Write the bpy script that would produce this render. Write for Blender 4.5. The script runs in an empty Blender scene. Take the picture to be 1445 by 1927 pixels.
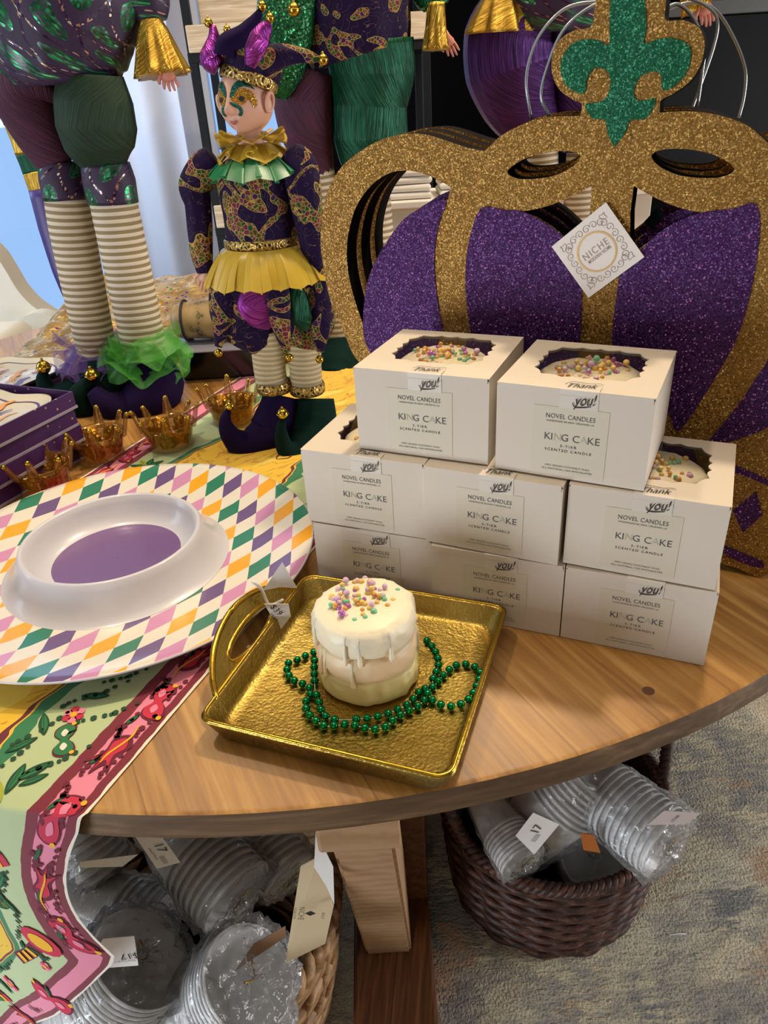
import bpy, bmesh, math, random
from math import sin, cos, pi, radians, sqrt, atan2, hypot
from mathutils import Vector, Matrix, noise
from mathutils.geometry import tessellate_polygon
random.seed(7)
S = bpy.context.scene
COL = S.collection
T = 0.75                                  # table top height
# ------------------------------------------------------------------ camera
IW, IH, FPX = 1445.0, 1927.0, 1374.27
PITCH, ROLL, CH = 0.521973, -0.061498, T + 0.366892
CAMP = Vector((0, 0, CH))
_f = Vector((0, cos(PITCH), -sin(PITCH))); _r0 = Vector((1, 0, 0)); _u0 = _r0.cross(_f)
_r = cos(ROLL)*_r0 + sin(ROLL)*_u0; _u = -sin(ROLL)*_r0 + cos(ROLL)*_u0
cd = bpy.data.cameras.new('camera'); cam = bpy.data.objects.new('camera', cd); COL.objects.link(cam)
cam.matrix_world = Matrix(((_r.x, _u.x, -_f.x, 0), (_r.y, _u.y, -_f.y, 0), (_r.z, _u.z, -_f.z, CH), (0, 0, 0, 1)))
cd.sensor_fit = 'HORIZONTAL'; cd.sensor_width = 36; cd.lens = 36*FPX/IW; cd.clip_start = .01
S.camera = cam
def ray(u, v): return _f + _r*((u-IW/2)/FPX) - _u*((v-IH/2)/FPX)
def at(u, v, z=T):                        # where the line of sight meets a height
    d = ray(u, v); return CAMP + d*((z-CH)/d.z)
def aty(u, v, y):                         # ... meets a depth
    d = ray(u, v); return CAMP + d*(y/d.y)
def pxm(p):                               # size in metres of one pixel at p
    return (Vector(p)-CAMP).dot(_f)/FPX
# ------------------------------------------------------------------ render look
S.view_settings.view_transform = 'Standard'; S.view_settings.look = 'None'
S.view_settings.gamma = 1; S.view_settings.use_curve_mapping = False
S.view_settings.exposure = -0.05
S.cycles.transparent_max_bounces = 48
# ------------------------------------------------------------------ world + lamps
w = bpy.data.worlds.new('sky'); S.world = w; w.use_nodes = True
nt = w.node_tree; bg = nt.nodes['Background']
bg.inputs[0].default_value = (.42, .66, 1, 1); bg.inputs[1].default_value = 1.15
def lamp(name, loc, size, energy, color, target=None, shape='DISK', spread=None):
    l = bpy.data.lights.new(name, 'AREA'); l.energy = energy; l.color = color; l.shape = shape; l.size = size
    if spread: l.spread = spread
    o = bpy.data.objects.new(name, l); COL.objects.link(o); o.location = loc
    t = Vector(target) if target else Vector((loc[0], loc[1], 0))
    o.rotation_euler = (t-Vector(loc)).to_track_quat('-Z', 'Y').to_euler()
    return o
WARM = (1, .80, .56); NEUT = (1, .90, .78)
lamp('downlight_a', (.45, 1.0, 2.55), .12, 21, WARM)
lamp('downlight_b', (-.6, .75, 2.55), .12, 9, WARM)
lamp('downlight_c', (.25, 1.9, 2.55), .12, 5, WARM, (.1, .6, T))
lamp('ceiling_glow', (.1, 1.0, 2.6), 1.8, 15, WARM, (0, .9, .7), 'SQUARE')
lamp('room_fill', (-.4, -1.7, 2.0), 1.2, 4, (1, .96, .92), (-.1, .6, .3), 'SQUARE')
lamp('curtain_fill', (-2.4, 1.3, 1.7), 1.4, 34, (.66, .82, 1), (-.6, 3.0, .8), 'SQUARE', 2.0)  # added bluish fill inside the room, aimed at the curtain to brighten it
lamp('side_daylight', (-1.9, -.9, .42), .8, 11, (.84, .91, 1), (-.25, .5, .36), 'SQUARE', 1.6)
lamp('rug_fill', (2.9, .3, .8), 1.3, 60, (.95, .96, 1), (.6, .5, 0), 'SQUARE')  # added low fill lamp to brighten rug and baskets, no window behind it
# ------------------------------------------------------------------ node helpers
def lin(c):
    return tuple((x/12.92 if x <= .04045 else ((x+.055)/1.055)**2.4) for x in c)
def C(h):
    h = h.lstrip('#'); return lin(tuple(int(h[i:i+2], 16)/255 for i in (0, 2, 4)))+(1,)
class X:
    nt = None
    def __init__(s, v): s.v = v
    def _op(s, op, *o):
        n = X.nt.nodes.new('ShaderNodeMath'); n.operation = op
        for i, a in enumerate((s,)+o):
            a = a.v if isinstance(a, X) else a
            if isinstance(a, (int, float)): n.inputs[i].default_value = a
            else: X.nt.links.new(a, n.inputs[i])
        return X(n.outputs[0])
    def __add__(s, o): return s._op('ADD', o)
    def __sub__(s, o): return s._op('SUBTRACT', o)
    def __mul__(s, o): return s._op('MULTIPLY', o)
    def __truediv__(s, o): return s._op('DIVIDE', o)
    def __lt__(s, o): return s._op('LESS_THAN', o)
    def __gt__(s, o): return s._op('GREATER_THAN', o)
    def floor(s): return s._op('FLOOR')
    def fr(s): return s._op('FRACT')
    def mod(s, o): return s._op('FLOORED_MODULO', o)
    def abs(s): return s._op('ABSOLUTE')
    def min(s, o): return s._op('MINIMUM', o)
    def max(s, o): return s._op('MAXIMUM', o)
    def sin(s): return s._op('SINE')
    def sqrt(s): return s._op('SQRT')
class Mat:
    def __init__(s, name, base=None, rough=.6, metal=0, **k):
        s.m = bpy.data.materials.new(name); s.m.use_nodes = True; s.nt = s.m.node_tree; X.nt = s.nt
        s.b = s.nt.nodes['Principled BSDF']; s.b.inputs['Roughness'].default_value = rough; s.b.inputs['Metallic'].default_value = metal
        if base is not None: s.b.inputs['Base Color'].default_value = C(base) if isinstance(base, str) else base
        for a, v in k.items(): s.b.inputs[a.replace('_', ' ')].default_value = v
    def new(s, t, **k):
        n = s.nt.nodes.new(t)
        for a, v in k.items(): setattr(n, a, v)
        return n
    def link(s, a, b): s.nt.links.new(a.v if isinstance(a, X) else a, b)
    def coord(s, kind='Object'):
        return s.new('ShaderNodeTexCoord').outputs[kind]
    def mapping(s, src, scale=(1, 1, 1), rot=(0, 0, 0)):
        m = s.new('ShaderNodeMapping'); m.inputs['Scale'].default_value = scale; m.inputs['Rotation'].default_value = rot
        s.link(src, m.inputs[0]); return m.outputs[0]
    def sep(s, src):
        n = s.new('ShaderNodeSeparateXYZ'); s.link(src, n.inputs[0]); return X(n.outputs[0]), X(n.outputs[1]), X(n.outputs[2])
    def noise(s, src, scale, detail=3, dist=0, out='Fac'):
        n = s.new('ShaderNodeTexNoise'); n.inputs['Scale'].default_value = scale; n.inputs['Detail'].default_value = detail
        n.inputs['Distortion'].default_value = dist; s.link(src, n.inputs['Vector']); return X(n.outputs[out])
    def voro(s, src, scale, out='Distance', feature='F1'):
        n = s.new('ShaderNodeTexVoronoi'); n.feature = feature; n.inputs['Scale'].default_value = scale; s.link(src, n.inputs['Vector']); return X(n.outputs[out])
    def ramp(s, fac, stops, interp='LINEAR'):
        n = s.new('ShaderNodeValToRGB'); n.color_ramp.interpolation = interp; e = n.color_ramp.elements
        while len(e) < len(stops): e.new(.5)
        for i, (p, c) in enumerate(stops): e[i].position = p; e[i].color = C(c) if isinstance(c, str) else c
        s.link(fac, n.inputs[0]); return X(n.outputs[0])
    def mix(s, fac, a, b, blend='MIX'):
        n = s.new('ShaderNodeMix'); n.data_type = 'RGBA'; n.blend_type = blend
        for sock, v in ((n.inputs[0], fac), (n.inputs[6], a), (n.inputs[7], b)):
            if isinstance(v, str): sock.default_value = C(v)
            elif isinstance(v, (int, float, tuple)): sock.default_value = v
            else: s.link(v, sock)
        return X(n.outputs[2])
    def color(s, c): s.link(c, s.b.inputs['Base Color']); return s
    def rough(s, c): s.link(c, s.b.inputs['Roughness']); return s
    def bump(s, h, strength=.3, dist=.002, normal=None):
        n = s.new('ShaderNodeBump'); n.inputs['Strength'].default_value = strength; n.inputs['Distance'].default_value = dist
        s.link(h, n.inputs['Height'])
        if normal is not None: s.link(normal, n.inputs['Normal'])
        s.link(n.outputs[0], s.b.inputs['Normal']); return s
def plain(name, base, rough=.6, metal=0, **k): return Mat(name, base, rough, metal, **k).m
def glitter(name, base, dark, bright, scale=900, metal=.75, rough=.35, spread=.85):
    M = Mat(name, None, rough, metal); co = M.coord()
    cell = M.voro(co, scale, 'Color'); r, g, b = M.sep(cell)
    col = M.ramp(r, [(0, dark), (.45, base), (.955, base), (.965, bright), (1, bright)])
    M.color(col)
    geo = M.new('ShaderNodeNewGeometry')
    sub = M.new('ShaderNodeVectorMath', operation='SUBTRACT'); M.link(cell, sub.inputs[0]); sub.inputs[1].default_value = (.5, .5, .5)
    sc = M.new('ShaderNodeVectorMath', operation='SCALE'); M.link(sub.outputs[0], sc.inputs[0]); sc.inputs['Scale'].default_value = spread
    ad = M.new('ShaderNodeVectorMath', operation='ADD'); M.link(geo.outputs['Normal'], ad.inputs[0]); M.link(sc.outputs[0], ad.inputs[1])
    no = M.new('ShaderNodeVectorMath', operation='NORMALIZE'); M.link(ad.outputs[0], no.inputs[0])
    big = M.noise(co, scale*.18, 2)
    M.bump(big, .5, .001, no.outputs[0])
    return M.m
# ------------------------------------------------------------------ mesh helpers
def rootloc(p):
    while p.parent: p = p.parent
    return Vector(p.location)
def mk(name, V, F, mat, parent=None, smooth=True, mi=None, uv=None, fix=False, loc=None):
    V = [Vector(v) for v in V]
    me = bpy.data.meshes.new(name); o = bpy.data.objects.new(name, me)
    if parent is not None: L = rootloc(parent)
    elif loc is not None: L = Vector(loc)
    else:
        n = len(V); L = Vector((sum(v.x for v in V)/n, sum(v.y for v in V)/n, min(v.z for v in V)))
    me.from_pydata([v-L for v in V], [], F)
    for m in (mat if isinstance(mat, (list, tuple)) else [mat]): me.materials.append(m)
    if mi:
        for p, i in zip(me.polygons, mi): p.material_index = i
    if uv:
        l = me.uv_layers.new(name='UVMap')
        for lp in me.loops: l.data[lp.index].uv = uv[lp.vertex_index]
    if fix:
        bm = bmesh.new(); bm.from_mesh(me); bmesh.ops.recalc_face_normals(bm, faces=bm.faces); bm.to_mesh(me); bm.free()
    if smooth:
        for p in me.polygons: p.use_smooth = True
    me.update(); COL.objects.link(o)
    if parent is not None: o.parent = parent
    else: o.location = L
    return o
def autosmooth(o, ang=35):
    me = o.data; bm = bmesh.new(); bm.from_mesh(me)
    for e in bm.edges:
        if len(e.link_faces) == 2: e.smooth = e.calc_face_angle(0) < radians(ang)
    bm.to_mesh(me); bm.free(); return o
def tag(o, label, cat, group=None, kind=None):
    o['label'] = label; o['category'] = cat
    if group: o['group'] = group
    if kind: o['kind'] = kind
    return o
def thing(name, label, cat, loc, group=None):
    o = bpy.data.objects.new(name, None); COL.objects.link(o); o.location = loc; o.empty_display_size = .02
    return tag(o, label, cat, group)
def struct(o): o['kind'] = 'structure'; return o
class G:                                     # geometry collector
    def __init__(s): s.V = []; s.F = []; s.mi = []; s.uv = []
    def add(s, g, mi=0, M=None):
        V, F, UV = (g+(None,))[:3] if isinstance(g, tuple) else (g.V, g.F, g.uv)
        b = len(s.V); s.V += [(M @ Vector(v)) if M else Vector(v) for v in V]
        s.F += [tuple(b+i for i in f) for f in F]; s.mi += [mi]*len(F) if not isinstance(g, G) or not g.mi else [m+mi for m in g.mi]
        s.uv += list(UV) if UV else [(0, 0)]*len(V); return s
    def mk(s, name, mat, parent=None, smooth=True, fix=False, loc=None):
        return mk(name, s.V, s.F, mat, parent, smooth, s.mi, s.uv, fix, loc)
def box(x0, x1, y0, y1, z0, z1):
    V = [(x, y, z) for x in (x0, x1) for y in (y0, y1) for z in (z0, z1)]
    return V, [(0, 1, 3, 2), (4, 6, 7, 5), (0, 4, 5, 1), (2, 3, 7, 6), (0, 2, 6, 4), (1, 5, 7, 3)]
def bbox(x0, x1, y0, y1, z0, z1, b=.003, seg=2):   # bevelled box
    bm = bmesh.new(); V, F = box(x0, x1, y0, y1, z0, z1); vs = [bm.verts.new(v) for v in V]
    for f in F: bm.faces.new([vs[i] for i in f])
    bmesh.ops.recalc_face_normals(bm, faces=bm.faces)
    bmesh.ops.bevel(bm, geom=bm.edges[:], offset=b, segments=seg, affect='EDGES', profile=.5)
    bm.verts.index_update(); r = [v.co.copy() for v in bm.verts], [tuple(v.index for v in f.verts) for f in bm.faces]; bm.free(); return r
def cr(pts, n=6, closed=False):              # Catmull-Rom
    P = [Vector(p) for p in pts]; out = []; m = len(P)
    for i in range(m if closed else m-1):
        p0 = P[(i-1) % m] if closed or i > 0 else P[0]*2-P[1]
        p1 = P[i]; p2 = P[(i+1) % m]; p3 = P[(i+2) % m] if closed or i+2 < m else p2*2-p1
        for k in range(n):
            t = k/n; out.append(.5*((2*p1)+(p2-p0)*t+(2*p0-5*p1+4*p2-p3)*t*t+(3*p1-p0-3*p2+p3)*t**3))
    if not closed: out.append(P[-1].copy())
    return out
def lerp_list(vals, n):
    out = []; m = len(vals)-1
    for k in range(n):
        t = k/(n-1)*m; i = min(int(t), m-1); f = t-i; a, b = vals[i], vals[i+1]
        out.append(tuple(x+(y-x)*f for x, y in zip(a, b)) if isinstance(a, tuple) else a+(b-a)*f)
    return out
def tube(path, rad, n=16, closed=False, caps=True, depth=Vector((0, 1, 0)), wob=None):
    """sweep; rad = number or (side, depth) per point; the section's depth axis follows `depth`"""
    P = [Vector(p) for p in path]; m = len(P); R = list(rad) if isinstance(rad, (list, tuple)) and len(rad) == m and m > 2 or (isinstance(rad, list)) else [rad]*m
    if len(R) != m: R = lerp_list(R, m)
    V = []; UV = []; L = 0; prev = None
    for i in range(m):
        t = (P[(i+1) % m]-P[i-1]) if closed else (P[min(i+1, m-1)]-P[max(i-1, 0)])
        t.normalize()
        if prev is None:
            s = t.cross(depth)
            if s.length < .2: s = t.cross(Vector((1, 0, 0)))
        else: s = prev-t*prev.dot(t)
        if depth is not None and prev is not None:
            q = t.cross(depth)
            if q.length > .35: 
                if q.dot(prev) < 0: q = -q
                s = q
        s.normalize(); prev = s; d = s.cross(t)
        rr = R[i] if isinstance(R[i], tuple) else (R[i], R[i])
        if i: L += (P[i]-P[i-1]).length
        for k in range(n):
            a = 2*pi*k/n; wv = wob(a, i/(m-1)) if wob else 1
            V.append(P[i]+s*cos(a)*rr[0]*wv+d*sin(a)*rr[1]*wv); UV.append((a*max(rr), L))
    F = []
    for i in range(m if closed else m-1):
        for k in range(n):
            a, b = i*n+k, i*n+(k+1) % n; c, e = ((i+1) % m)*n+(k+1) % n, ((i+1) % m)*n+k
            F.append((a, b, c, e))
    if caps and not closed:
        F.append(tuple(range(n))[::-1]); F.append(tuple((m-1)*n+k for k in range(n)))
    return V, F, UV
def lathe(prof, n=32, c=(0, 0, 0), ax=None, wob=None, a0=0, a1=2*pi):
    """prof = [(r, z)...] about c; ax = 3x3 columns (ex, ey, ez)"""
    c = Vector(c); ex, ey, ez = ax or (Vector((1, 0, 0)), Vector((0, 1, 0)), Vector((0, 0, 1)))
    full = abs(a1-a0-2*pi) < 1e-6; N = n if full else n+1; V = []; UV = []; L = 0
    for j, (r, z) in enumerate(prof):
        if j: L += hypot(r-prof[j-1][0], z-prof[j-1][1])
        for k in range(N):
            a = a0+(a1-a0)*k/n; q = wob(a, j) if wob else (1, 0)
            V.append(c+ex*cos(a)*r*q[0]+ey*sin(a)*r*q[0]+ez*(z+q[1])); UV.append((a*max(r, .001), L))
    F = []
    for j in range(len(prof)-1):
        for k in range(n):
            k2 = (k+1) % N; F.append((j*N+k, j*N+k2, (j+1)*N+k2, (j+1)*N+k))
    return V, F, UV
def ball(c, r, n=12, sc=(1, 1, 1)):
    c = Vector(c); V = [c+Vector((0, 0, r*sc[2]))]; m = n//2
    for j in range(1, m):
        e = pi/2-pi*j/m
        for k in range(n): a = 2*pi*k/n; V.append(c+Vector((cos(a)*cos(e)*r*sc[0], sin(a)*cos(e)*r*sc[1], sin(e)*r*sc[2])))
    V.append(c-Vector((0, 0, r*sc[2]))); F = []
    for k in range(n):
        k2 = (k+1) % n; F.append((0, 1+k, 1+k2)); F.append((len(V)-1, 1+(m-2)*n+k2, 1+(m-2)*n+k))
        for j in range(m-2): F.append((1+j*n+k, 1+(j+1)*n+k, 1+(j+1)*n+k2, 1+j*n+k2))
    return V, F
def axes(t, up=Vector((0, 0, 1))):
    t = Vector(t).normalized()
    if abs(t.dot(up)) > .97: up = Vector((0, 1, 0))
    ex = up.cross(t).normalized(); return ex, t.cross(ex).normalized(), t
def tess(loops):
    L3 = [[Vector((p[0], p[1], 0)) for p in l] for l in loops]
    tris = tessellate_polygon(L3); P = [(p[0], p[1]) for l in loops for p in l]
    out = []
    for a, b, c in tris:
        ar = (P[b][0]-P[a][0])*(P[c][1]-P[a][1])-(P[c][0]-P[a][0])*(P[b][1]-P[a][1])
        if abs(ar) < 1e-12: continue
        out.append((a, b, c) if ar > 0 else (c, b, a))
    return P, out
def area2(l): return sum(l[i][0]*l[(i+1) % len(l)][1]-l[(i+1) % len(l)][0]*l[i][1] for i in range(len(l)))
def prism(loops, fr, t, mf=0, ms=0):         # loops[0] outer, rest holes; fr=(O,ex,ey); thickness t goes behind the face
    O, ex, ey = fr; ez = ex.cross(ey); L = []
    for i, l in enumerate(loops):
        l = [tuple(p)[:2] for p in l]
        if (area2(l) > 0) != (i == 0): l = l[::-1]
        L.append(l)
    P, Tr = tess(L); n = len(P)
    V = [O+ex*a+ey*b for a, b in P]+[O+ex*a+ey*b-ez*t for a, b in P]
    F = list(Tr)+[(c+n, b+n, a+n) for a, b, c in Tr]; mi = [mf]*len(F); s = 0
    for l in L:
        m = len(l)
        for i in range(m): a, b = s+i, s+(i+1) % m; F.append((a, a+n, b+n, b)); mi.append(ms)
        s += m
    g = G(); g.V = V; g.F = F; g.mi = mi; g.uv = [(a, b) for a, b in P]*2; return g
_tc = {}
def text2d(s, size=1, shear=0, bold=0, space=1):
    k = (s, shear, bold, space)
    if k not in _tc:
        c = bpy.data.curves.new('t', 'FONT'); c.body = s; c.shear = shear; c.offset = bold; c.space_character = space
        c.align_x = 'CENTER'; c.align_y = 'CENTER'; c.resolution_u = 3
        o = bpy.data.objects.new('t', c); COL.objects.link(o)
        dg = bpy.context.evaluated_depsgraph_get(); me = bpy.data.meshes.new_from_object(o.evaluated_get(dg))
        _tc[k] = ([v.co.copy() for v in me.vertices], [tuple(p.vertices) for p in me.polygons])
        bpy.data.objects.remove(o); bpy.data.curves.remove(c); bpy.data.meshes.remove(me)
    V, F = _tc[k]; return [v*size for v in V], F
def put(V2, fr, dx=0, dy=0, rot=0, off=0, sx=1):
    O, ex, ey = fr; ez = ex.cross(ey); out = []
    for v in V2:
        x, y = v[0]*sx, v[1]; x, y = x*cos(rot)-y*sin(rot)+dx, x*sin(rot)+y*cos(rot)+dy
        out.append(O+ex*x+ey*y+ez*off)
    return out
def text(s, fr, size, dx=0, dy=0, rot=0, off=.0002, width=None, **k):
    V, F = text2d(s, size, **k); sx = 1
    if width:
        w0 = max(v.x for v in V)-min(v.x for v in V); sx = width/max(w0, 1e-6)
    return put(V, fr, dx, dy, rot, off, sx), F
def ribbon2d(pts, wd, n=5):                   # stroke outline as faces
    P = cr([(p[0], p[1], 0) for p in pts], n); V = []; F = []
    for i, p in enumerate(P):
        t = P[min(i+1, len(P)-1)]-P[max(i-1, 0)]; t = Vector((-t.y, t.x, 0)).normalized()*wd/2*(.45+.55*sin(pi*(i+.6)/(len(P)+.2)))
        V += [p+t, p-t]
        if i: F.append((2*i-2, 2*i-1, 2*i+1, 2*i))
    return V, F
def refine(P, Tr, L):
    bm = bmesh.new(); vs = [bm.verts.new((p[0], p[1], 0)) for p in P]
    for t in Tr:
        try: bm.faces.new([vs[i] for i in t])
        except ValueError: pass
    for _ in range(7):
        es = [e for e in bm.edges if e.calc_length() > L]
        if not es: break
        bmesh.ops.subdivide_edges(bm, edges=es, cuts=1); bmesh.ops.triangulate(bm, faces=bm.faces[:])
    bm.verts.index_update(); r = [(v.co.x, v.co.y) for v in bm.verts], [tuple(v.index for v in f.verts) for f in bm.faces]; bm.free(); return r
def copy_tree(o, parent=None):
    c = o.copy(); COL.objects.link(c); c.parent = parent
    for ch in o.children: copy_tree(ch, c)
    return c
def nz(p, s=1, seed=0): return noise.noise(Vector(p)*s+Vector((seed*7.3, seed*3.1, seed*1.7)))
# ------------------------------------------------------------------ materials
def wood(name, cols, ang=0, scale=1, rough=.45, knots=False):
    M = Mat(name, None, rough); co = M.mapping(M.coord(), (1, 1, 1), (0, 0, ang))
    st = M.mapping(co, (22*scale, 1.6*scale, 22*scale)); n1 = M.noise(st, 3, 6, .6)
    st2 = M.mapping(co, (120*scale, 5*scale, 120*scale)); n2 = M.noise(st2, 2, 4)
    x, y, z = M.sep(co); pl = ((x*8).floor()*7.31).sin()*.06
    f = (n1-.5)*.9+.5+(n2-.5)*.45+pl-.02
    c = M.ramp(f, [(.25, cols[0]), (.48, cols[1]), (.62, cols[2]), (.8, cols[3])])
    if knots:
        kx, ky, kz = M.sep(M.coord()); kp = at(1220, 1300); kx = kx-(kp.x+.0859); ky = ky-(kp.y-1.0108); c = M.mix(((kx*kx+ky*ky).sqrt() < .0042), c, '5a3418')
    seam = (((x*8).fr()-.5).abs() > .494)
    c = M.mix(seam*.6, c, cols[0])
    M.color(c); M.bump(n2, .12, .001); M.rough(n1*.2+rough-.1); return M.m
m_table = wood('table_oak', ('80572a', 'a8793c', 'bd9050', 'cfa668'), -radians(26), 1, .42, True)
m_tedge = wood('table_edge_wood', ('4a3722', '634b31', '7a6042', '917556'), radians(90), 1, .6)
def endgrain(name):
    M = Mat(name, None, .7); co = M.coord(); x, y, z = M.sep(co)
    side = (x > 0); cx = x-(side*.05-.025); cz = z+.12+side*.08
    d = (cx*cx+cz*cz).sqrt(); n = M.noise(co, 40, 3)
    r = ((d*300+n*9).sin())*.5+.5
    c = M.ramp(r*.35+n*.65, [(.1, '8f6d4a'), (.5, '9f7d5a'), (.9, 'ae8c68')]); c = M.mix((x.abs() < .0006), c, '5a4028')
    M.color(c); M.bump(r, .05, .0004); return M.m
m_end = endgrain('end_grain')
m_foot = wood('foot_wood', ('3d2210', '5a3519', '704523', '82552e'), radians(8), 1.2, .5)
M = Mat('gold_metal', None, .3, 1); co = M.coord(); n = M.noise(co, 420, 3); n2 = M.noise(co, 14, 3)
M.color(M.ramp(n2, [(.3, '8f7738'), (.6, 'b3994f'), (.8, 'ccb36c')])); M.bump(n*.5+M.noise(co, 130, 3)*.5, .55, .0016); M.rough(n*.4+.15); m_tray = M.m
M = Mat('gold_rim', 'c9a23a', .22, 1); m_trayrim = M.bump(M.noise(M.coord(), 150, 3), .35, .0012).m
m_card = Mat('white_card', 'dacfbf', .6); m_card = m_card.m
m_cardin = plain('inside_shade_card', '6e5f5a', .8)  # dim carton interior put into the base colour
m_label = plain('label_paper', 'd6ccb6', .5)
m_ink = plain('grey_ink', '57565a', .7); m_ink2 = plain('pale_gold_ink', 'c2bb98', .7); m_ink3 = plain('pale_green_ink', 'b9c0aa', .7); m_black = plain('black_ink', '17181c', .6)
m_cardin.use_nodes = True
def film(name, tint='ffffff', gl=.25, rough=.05, bumps=0, dens=.0, scale=60, k=1.4):
    m = bpy.data.materials.new(name); m.use_nodes = True; M = Mat.__new__(Mat); M.m = m; M.nt = m.node_tree; X.nt = M.nt
    for n in list(M.nt.nodes):
        if n.type == 'BSDF_PRINCIPLED': M.nt.nodes.remove(n)
    out = M.nt.nodes['Material Output']
    tr = M.new('ShaderNodeBsdfTransparent'); tr.inputs[0].default_value = C(tint)
    g = M.new('ShaderNodeBsdfGlossy'); g.inputs['Roughness'].default_value = rough
    fr_ = M.new('ShaderNodeFresnel'); fr_.inputs[0].default_value = 1.5
    f = X(fr_.outputs[0])*k+gl*.3
    if bumps:
        b = M.new('ShaderNodeBump'); b.inputs['Strength'].default_value = bumps; b.inputs['Distance'].default_value = .01
        h = M.noise(M.coord(), scale, 3, 1.5); M.link(h, b.inputs['Height']); M.link(b.outputs[0], g.inputs['Normal']); M.link(b.outputs[0], fr_.inputs['Normal'])
    mx = M.new('ShaderNodeMixShader'); M.link(f, mx.inputs[0]); M.link(tr.outputs[0], mx.inputs[1]); M.link(g.outputs[0], mx.inputs[2])
    last = mx
    if dens:
        d = M.new('ShaderNodeBsdfDiffuse'); d.inputs[0].default_value = (.93, .93, .92, 1)
        mx2 = M.new('ShaderNodeMixShader'); mx2.inputs[0].default_value = dens; M.link(mx.outputs[0], mx2.inputs[1]); M.link(d.outputs[0], mx2.inputs[2]); last = mx2
    M.link(last.outputs[0], out.inputs[0]); return m
m_film = film('window_film', 'ffffff', .15, .03)
m_cello = film('cellophane', 'fdfdfd', .04, .1, 1.0, .08, 28, .7)
m_cup = film('frosted_cup_plastic', 'fbfbfb', .02, .3, 0, .72, 60, .6)
m_wax = Mat('cream_wax', 'f1e7cb', .42, Subsurface_Weight=.25, Subsurface_Scale=.01); m_wax.b.inputs['Subsurface Radius'].default_value = (1, .7, .4); m_wax = m_wax.m
m_wax2 = Mat('peach_wax', 'ecd3ac', .42, Subsurface_Weight=.25, Subsurface_Scale=.01).m
m_wax3 = Mat('pale_yellow_wax', 'eee0a4', .42, Subsurface_Weight=.25, Subsurface_Scale=.01).m
PEARL = {'yellow': plain('yellow_pearl', 'e9c46a', .25), 'purple': plain('purple_pearl', 'b56cb4', .2, .2), 'green': plain('green_pearl', '7fc7a0', .25), 'lilac': plain('lilac_pearl', 'd8b4d0', .25), 'gold': plain('gold_pearl', 'dba047', .25)}
m_bead = Mat('green_metallic_bead', '0f8a55', .12, .9).m
m_string = plain('clear_string', 'b9c7b0', .4)
m_ggold = glitter('gold_glitter', '9c7434', '6f5122', 'f6dc86', 1150, .6, .4, .75)
m_gpurple = glitter('purple_glitter', '43175a', '2c0c40', 'd58be6', 1150, .45, .42, .75)
m_ggreen = glitter('green_glitter', '0d6543', '07452e', '63e0a8', 1150, .5, .4, .75)
m_mdf = plain('black_painted_edge', '0f0b09', .9, 0, Specular_IOR_Level=.1)
m_paper = plain('tag_paper', 'ece4dc', .6); m_goldink = plain('gold_ink', 'b8935a', .4, .3); m_taupe = plain('taupe_ink', 'a08c84', .6)
m_kraft = plain('kraft_paper', 'c9b38c', .8); m_kraft2 = plain('brown_kraft', '8d6a4c', .8); m_orange = plain('orange_card', 'b5672a', .7)
m_goldwire = plain('gold_wire', 'c9a23a', .25, 1)
m_bell = plain('gold_bell', 'c7a53e', .18, 1)
m_wire = plain('clear_wire', 'aeb6bb', .2, .6)
m_skin = Mat('doll_skin', 'd9a78e', .45, Subsurface_Weight=.15, Subsurface_Scale=.004).m
m_hand = plain('doll_hand_pink', 'c98271', .5)
# cloth fabrics
def brocade(name, base='1b0a33', green='174d2b'):
    M = Mat(name, None, .75, 0, Sheen_Weight=.03); M.b.inputs['Specular IOR Level'].default_value = .15; co = M.coord()
    n = M.noise(co, 20, 1, 1.2); band = ((n-.58).abs() < .05); line = (((n-.58).abs()-.05).abs() < .0035)
    cell = M.voro(co, 230, 'Color'); r, g, b = M.sep(cell)
    patt = M.ramp(r, [(0, '6b2440'), (.3, '4d3a20'), (.5, green), (.75, '5b4a26'), (.9, '3a1650')], 'CONSTANT')
    ed = M.voro(co, 230, 'Distance', 'DISTANCE_TO_EDGE'); patt = M.mix((ed < .06), patt, 'a88b4a')
    c = M.mix(band, base, patt); c = M.mix(line, c, 'b0924c')
    n3 = M.noise(co, 55, 0, 2.2); c = M.mix(((n3-.5).abs() < .006)*.6, c, '8c6f42')
    M.color(c); M.bump(M.noise(co, 30, 3), .3, .003); return M.m
m_broc = brocade('purple_brocade')
def lame(name, a, b, metal=.75, rough=.36):
    M = Mat(name, None, rough, metal); uvm = M.coord('UV'); st = M.mapping(uvm, (420, 22, 1)); n = M.noise(st, 1, 4, .4)
    M.color(M.ramp(n, [(.3, a), (.7, b)])); M.bump(n, .9, .0025); return M.m
m_lgreen = lame('green_crinkle_lame', '04200f', '126043', .6, .42); m_lpurple = lame('purple_crinkle_lame', '220830', '5a2878', .6, .42); m_lmaroon = lame('plum_crinkle_cloth', '2e0c26', '58213f', .1, .7)
m_lpink = lame('magenta_foil', '6b1766', 'b04ab0', .85, .28); m_lgold = lame('gold_lame', '8f6a1c', 'dcb550', .9, .3); m_lgreen_m = lame('dark_green_crushed_cloth', '091c0f', '183f20', .1, .7)
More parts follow.
